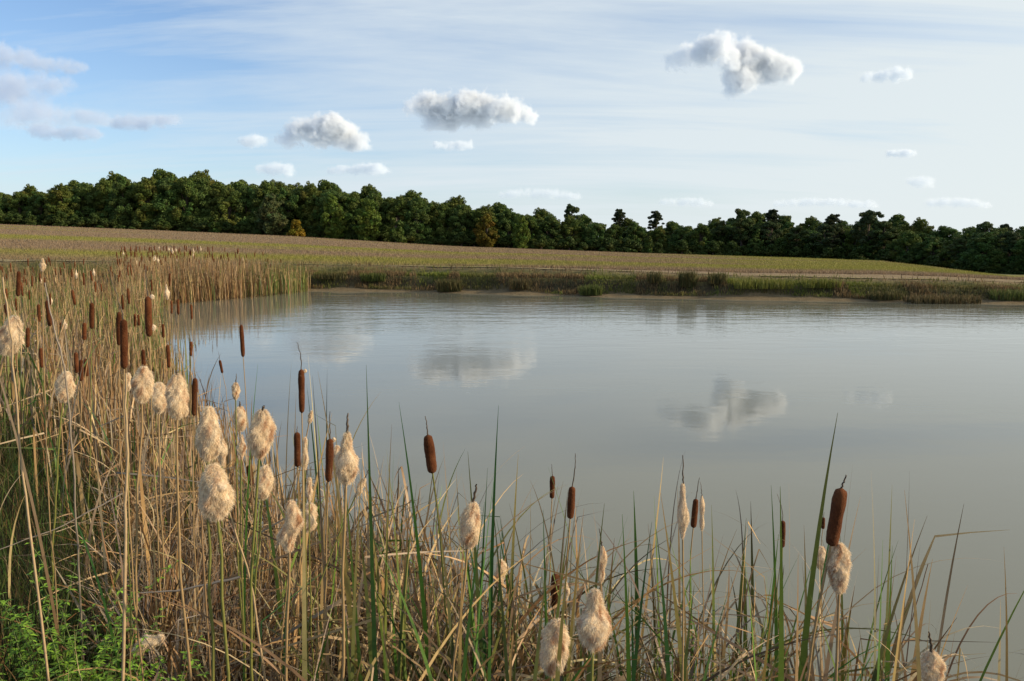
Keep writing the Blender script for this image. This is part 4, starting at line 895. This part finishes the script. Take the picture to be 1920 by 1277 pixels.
CLOUDS = [  # lobes (u, v, radius px), distance, label
 ([(1262, 112, 20), (1290, 104, 27), (1320, 94, 27), (1350, 95, 32), (1385, 98, 33), (1410, 118, 33), (1385, 132, 32), (1378, 158, 24), (1405, 150, 22), (1432, 122, 30), (1458, 130, 25), (1488, 134, 18)], 3300, 'largest grey and white cloud high on the right'),
 ([(1618, 147, 9), (1640, 142, 12), (1662, 142, 12), (1685, 137, 17), (1702, 142, 12)], 3400, 'small cloud right of the largest one'),
 ([(535, 262, 18), (555, 245, 24), (585, 250, 30), (620, 240, 28), (625, 225, 15), (645, 258, 26), (680, 268, 17)], 4300, 'white heaped cloud above the left wood'),
 ([(455, 266, 11), (475, 263, 14), (494, 265, 10)], 4500, 'little puff left of the white heaped cloud'),
 ([(775, 200, 22), (800, 190, 24), (830, 215, 26), (860, 200, 30), (900, 205, 34), (935, 205, 30), (965, 210, 24), (990, 215, 18), (800, 235, 12), (850, 235, 12)], 4000, 'broad grey and white cloud in the middle of the sky'),
 ([(815, 272, 8), (845, 275, 11), (880, 272, 10)], 4600, 'flat little cloud under the broad middle one'),
 ([(620, 320, 9), (650, 318, 10), (690, 316, 13), (722, 318, 12)], 6000, 'long low cloud just above the left wood'),
 ([(485, 318, 10), (510, 315, 14), (545, 320, 12)], 6000, 'faint low cloud left of the long one'),
 ([(-10, 100, 26), (45, 110, 22), (85, 120, 17), (130, 126, 14), (160, 127, 9)], 3300, 'grey cloud bank at the top left'),
 ([(-10, 165, 36), (40, 160, 32), (95, 160, 24), (135, 155, 14), (30, 210, 32), (95, 212, 26), (150, 218, 20), (200, 222, 14)], 3500, 'broad grey cloud at the left edge'),
 ([(60, 243, 14), (100, 248, 16), (145, 250, 15), (185, 252, 12)], 3900, 'bright flat cloud under the grey bank at left'),
 ([(215, 230, 14), (255, 230, 16), (295, 228, 14), (335, 224, 10)], 4000, 'thin grey cloud right of the grey bank'),
 ([(940, 365, 8), (975, 362, 10), (1010, 362, 11), (1050, 365, 11), (1085, 368, 9)], 8500, 'row of low white cloud over the middle of the wood'),
 ([(1708, 340, 10), (1730, 340, 13), (1748, 344, 9)], 7000, 'small white cloud above the right wood'),
 ([(1665, 288, 7), (1690, 287, 9), (1712, 288, 7)], 6000, 'tiny faint cloud over the small white one'),
 ([(1240, 378, 7), (1290, 378, 9), (1330, 380, 9)], 9500, 'low white streak of cloud right of the middle'),
 ([(1455, 382, 8), (1520, 378, 9), (1580, 380, 9), (1640, 384, 9)], 9500, 'low pale cloud band above the right wood'),
 ([(1740, 380, 9), (1790, 378, 10), (1850, 384, 9)], 9500, 'low pale cloud band near the right edge'),
]
def build_clouds():
    import bmesh
    from mathutils import Matrix
    for i, (lobes, D, label) in enumerate(CLOUDS):
        k = D / F; full = []
        for q, l in enumerate(lobes):
            full.append(l)
            if q + 1 < len(lobes):
                m = lobes[q + 1]; dd = math.hypot(m[0] - l[0], m[1] - l[1]); st = int(dd / (.5 * (l[2] + m[2]) * 1.25)) if dd < 75 else 0
                full += [tuple(a + (b - a) * (w + 1) / (st + 1) for a, b in zip(l, m)) for w in range(st)]
        pts = [(np.array(world_pt(u, v, D + rng.normal(0, r * k * .5))), r * k) for (u, v, r) in full]
        c = np.mean([p for p, _ in pts], 0)
        bm = bmesh.new()
        for p, r in pts: bmesh.ops.create_icosphere(bm, subdivisions=2, radius=r * 1.55, matrix=Matrix.Translation(Vector(p - c)))
        me = bpy.data.meshes.new('cloud'); bm.to_mesh(me); bm.free(); o = bpy.data.objects.new('cloud', me); COL.objects.link(o); o.location = c
        mean = float(np.mean([l[2] for l in lobes])) * k
        rm = o.modifiers.new('join', 'REMESH'); rm.mode = 'VOXEL'; rm.voxel_size = max(mean * .25, 2.0)
        big = mean / k > 14 and lobes[0][0] > 260
        me.materials.append(cloud_mat('cloud_vapour', (5.0 if big else 1.0 if lobes[0][0] < 260 else .8 if D > 6500 else 1.5) / mean, mean, [(p - c, r) for p, r in pts], (.935, .96, .99, 1) if big else (.74, .80, .90, 1) if lobes[0][0] < 260 else (.90, .94, .98, 1)))
        tag(o, label, 'cloud')
build_clouds()
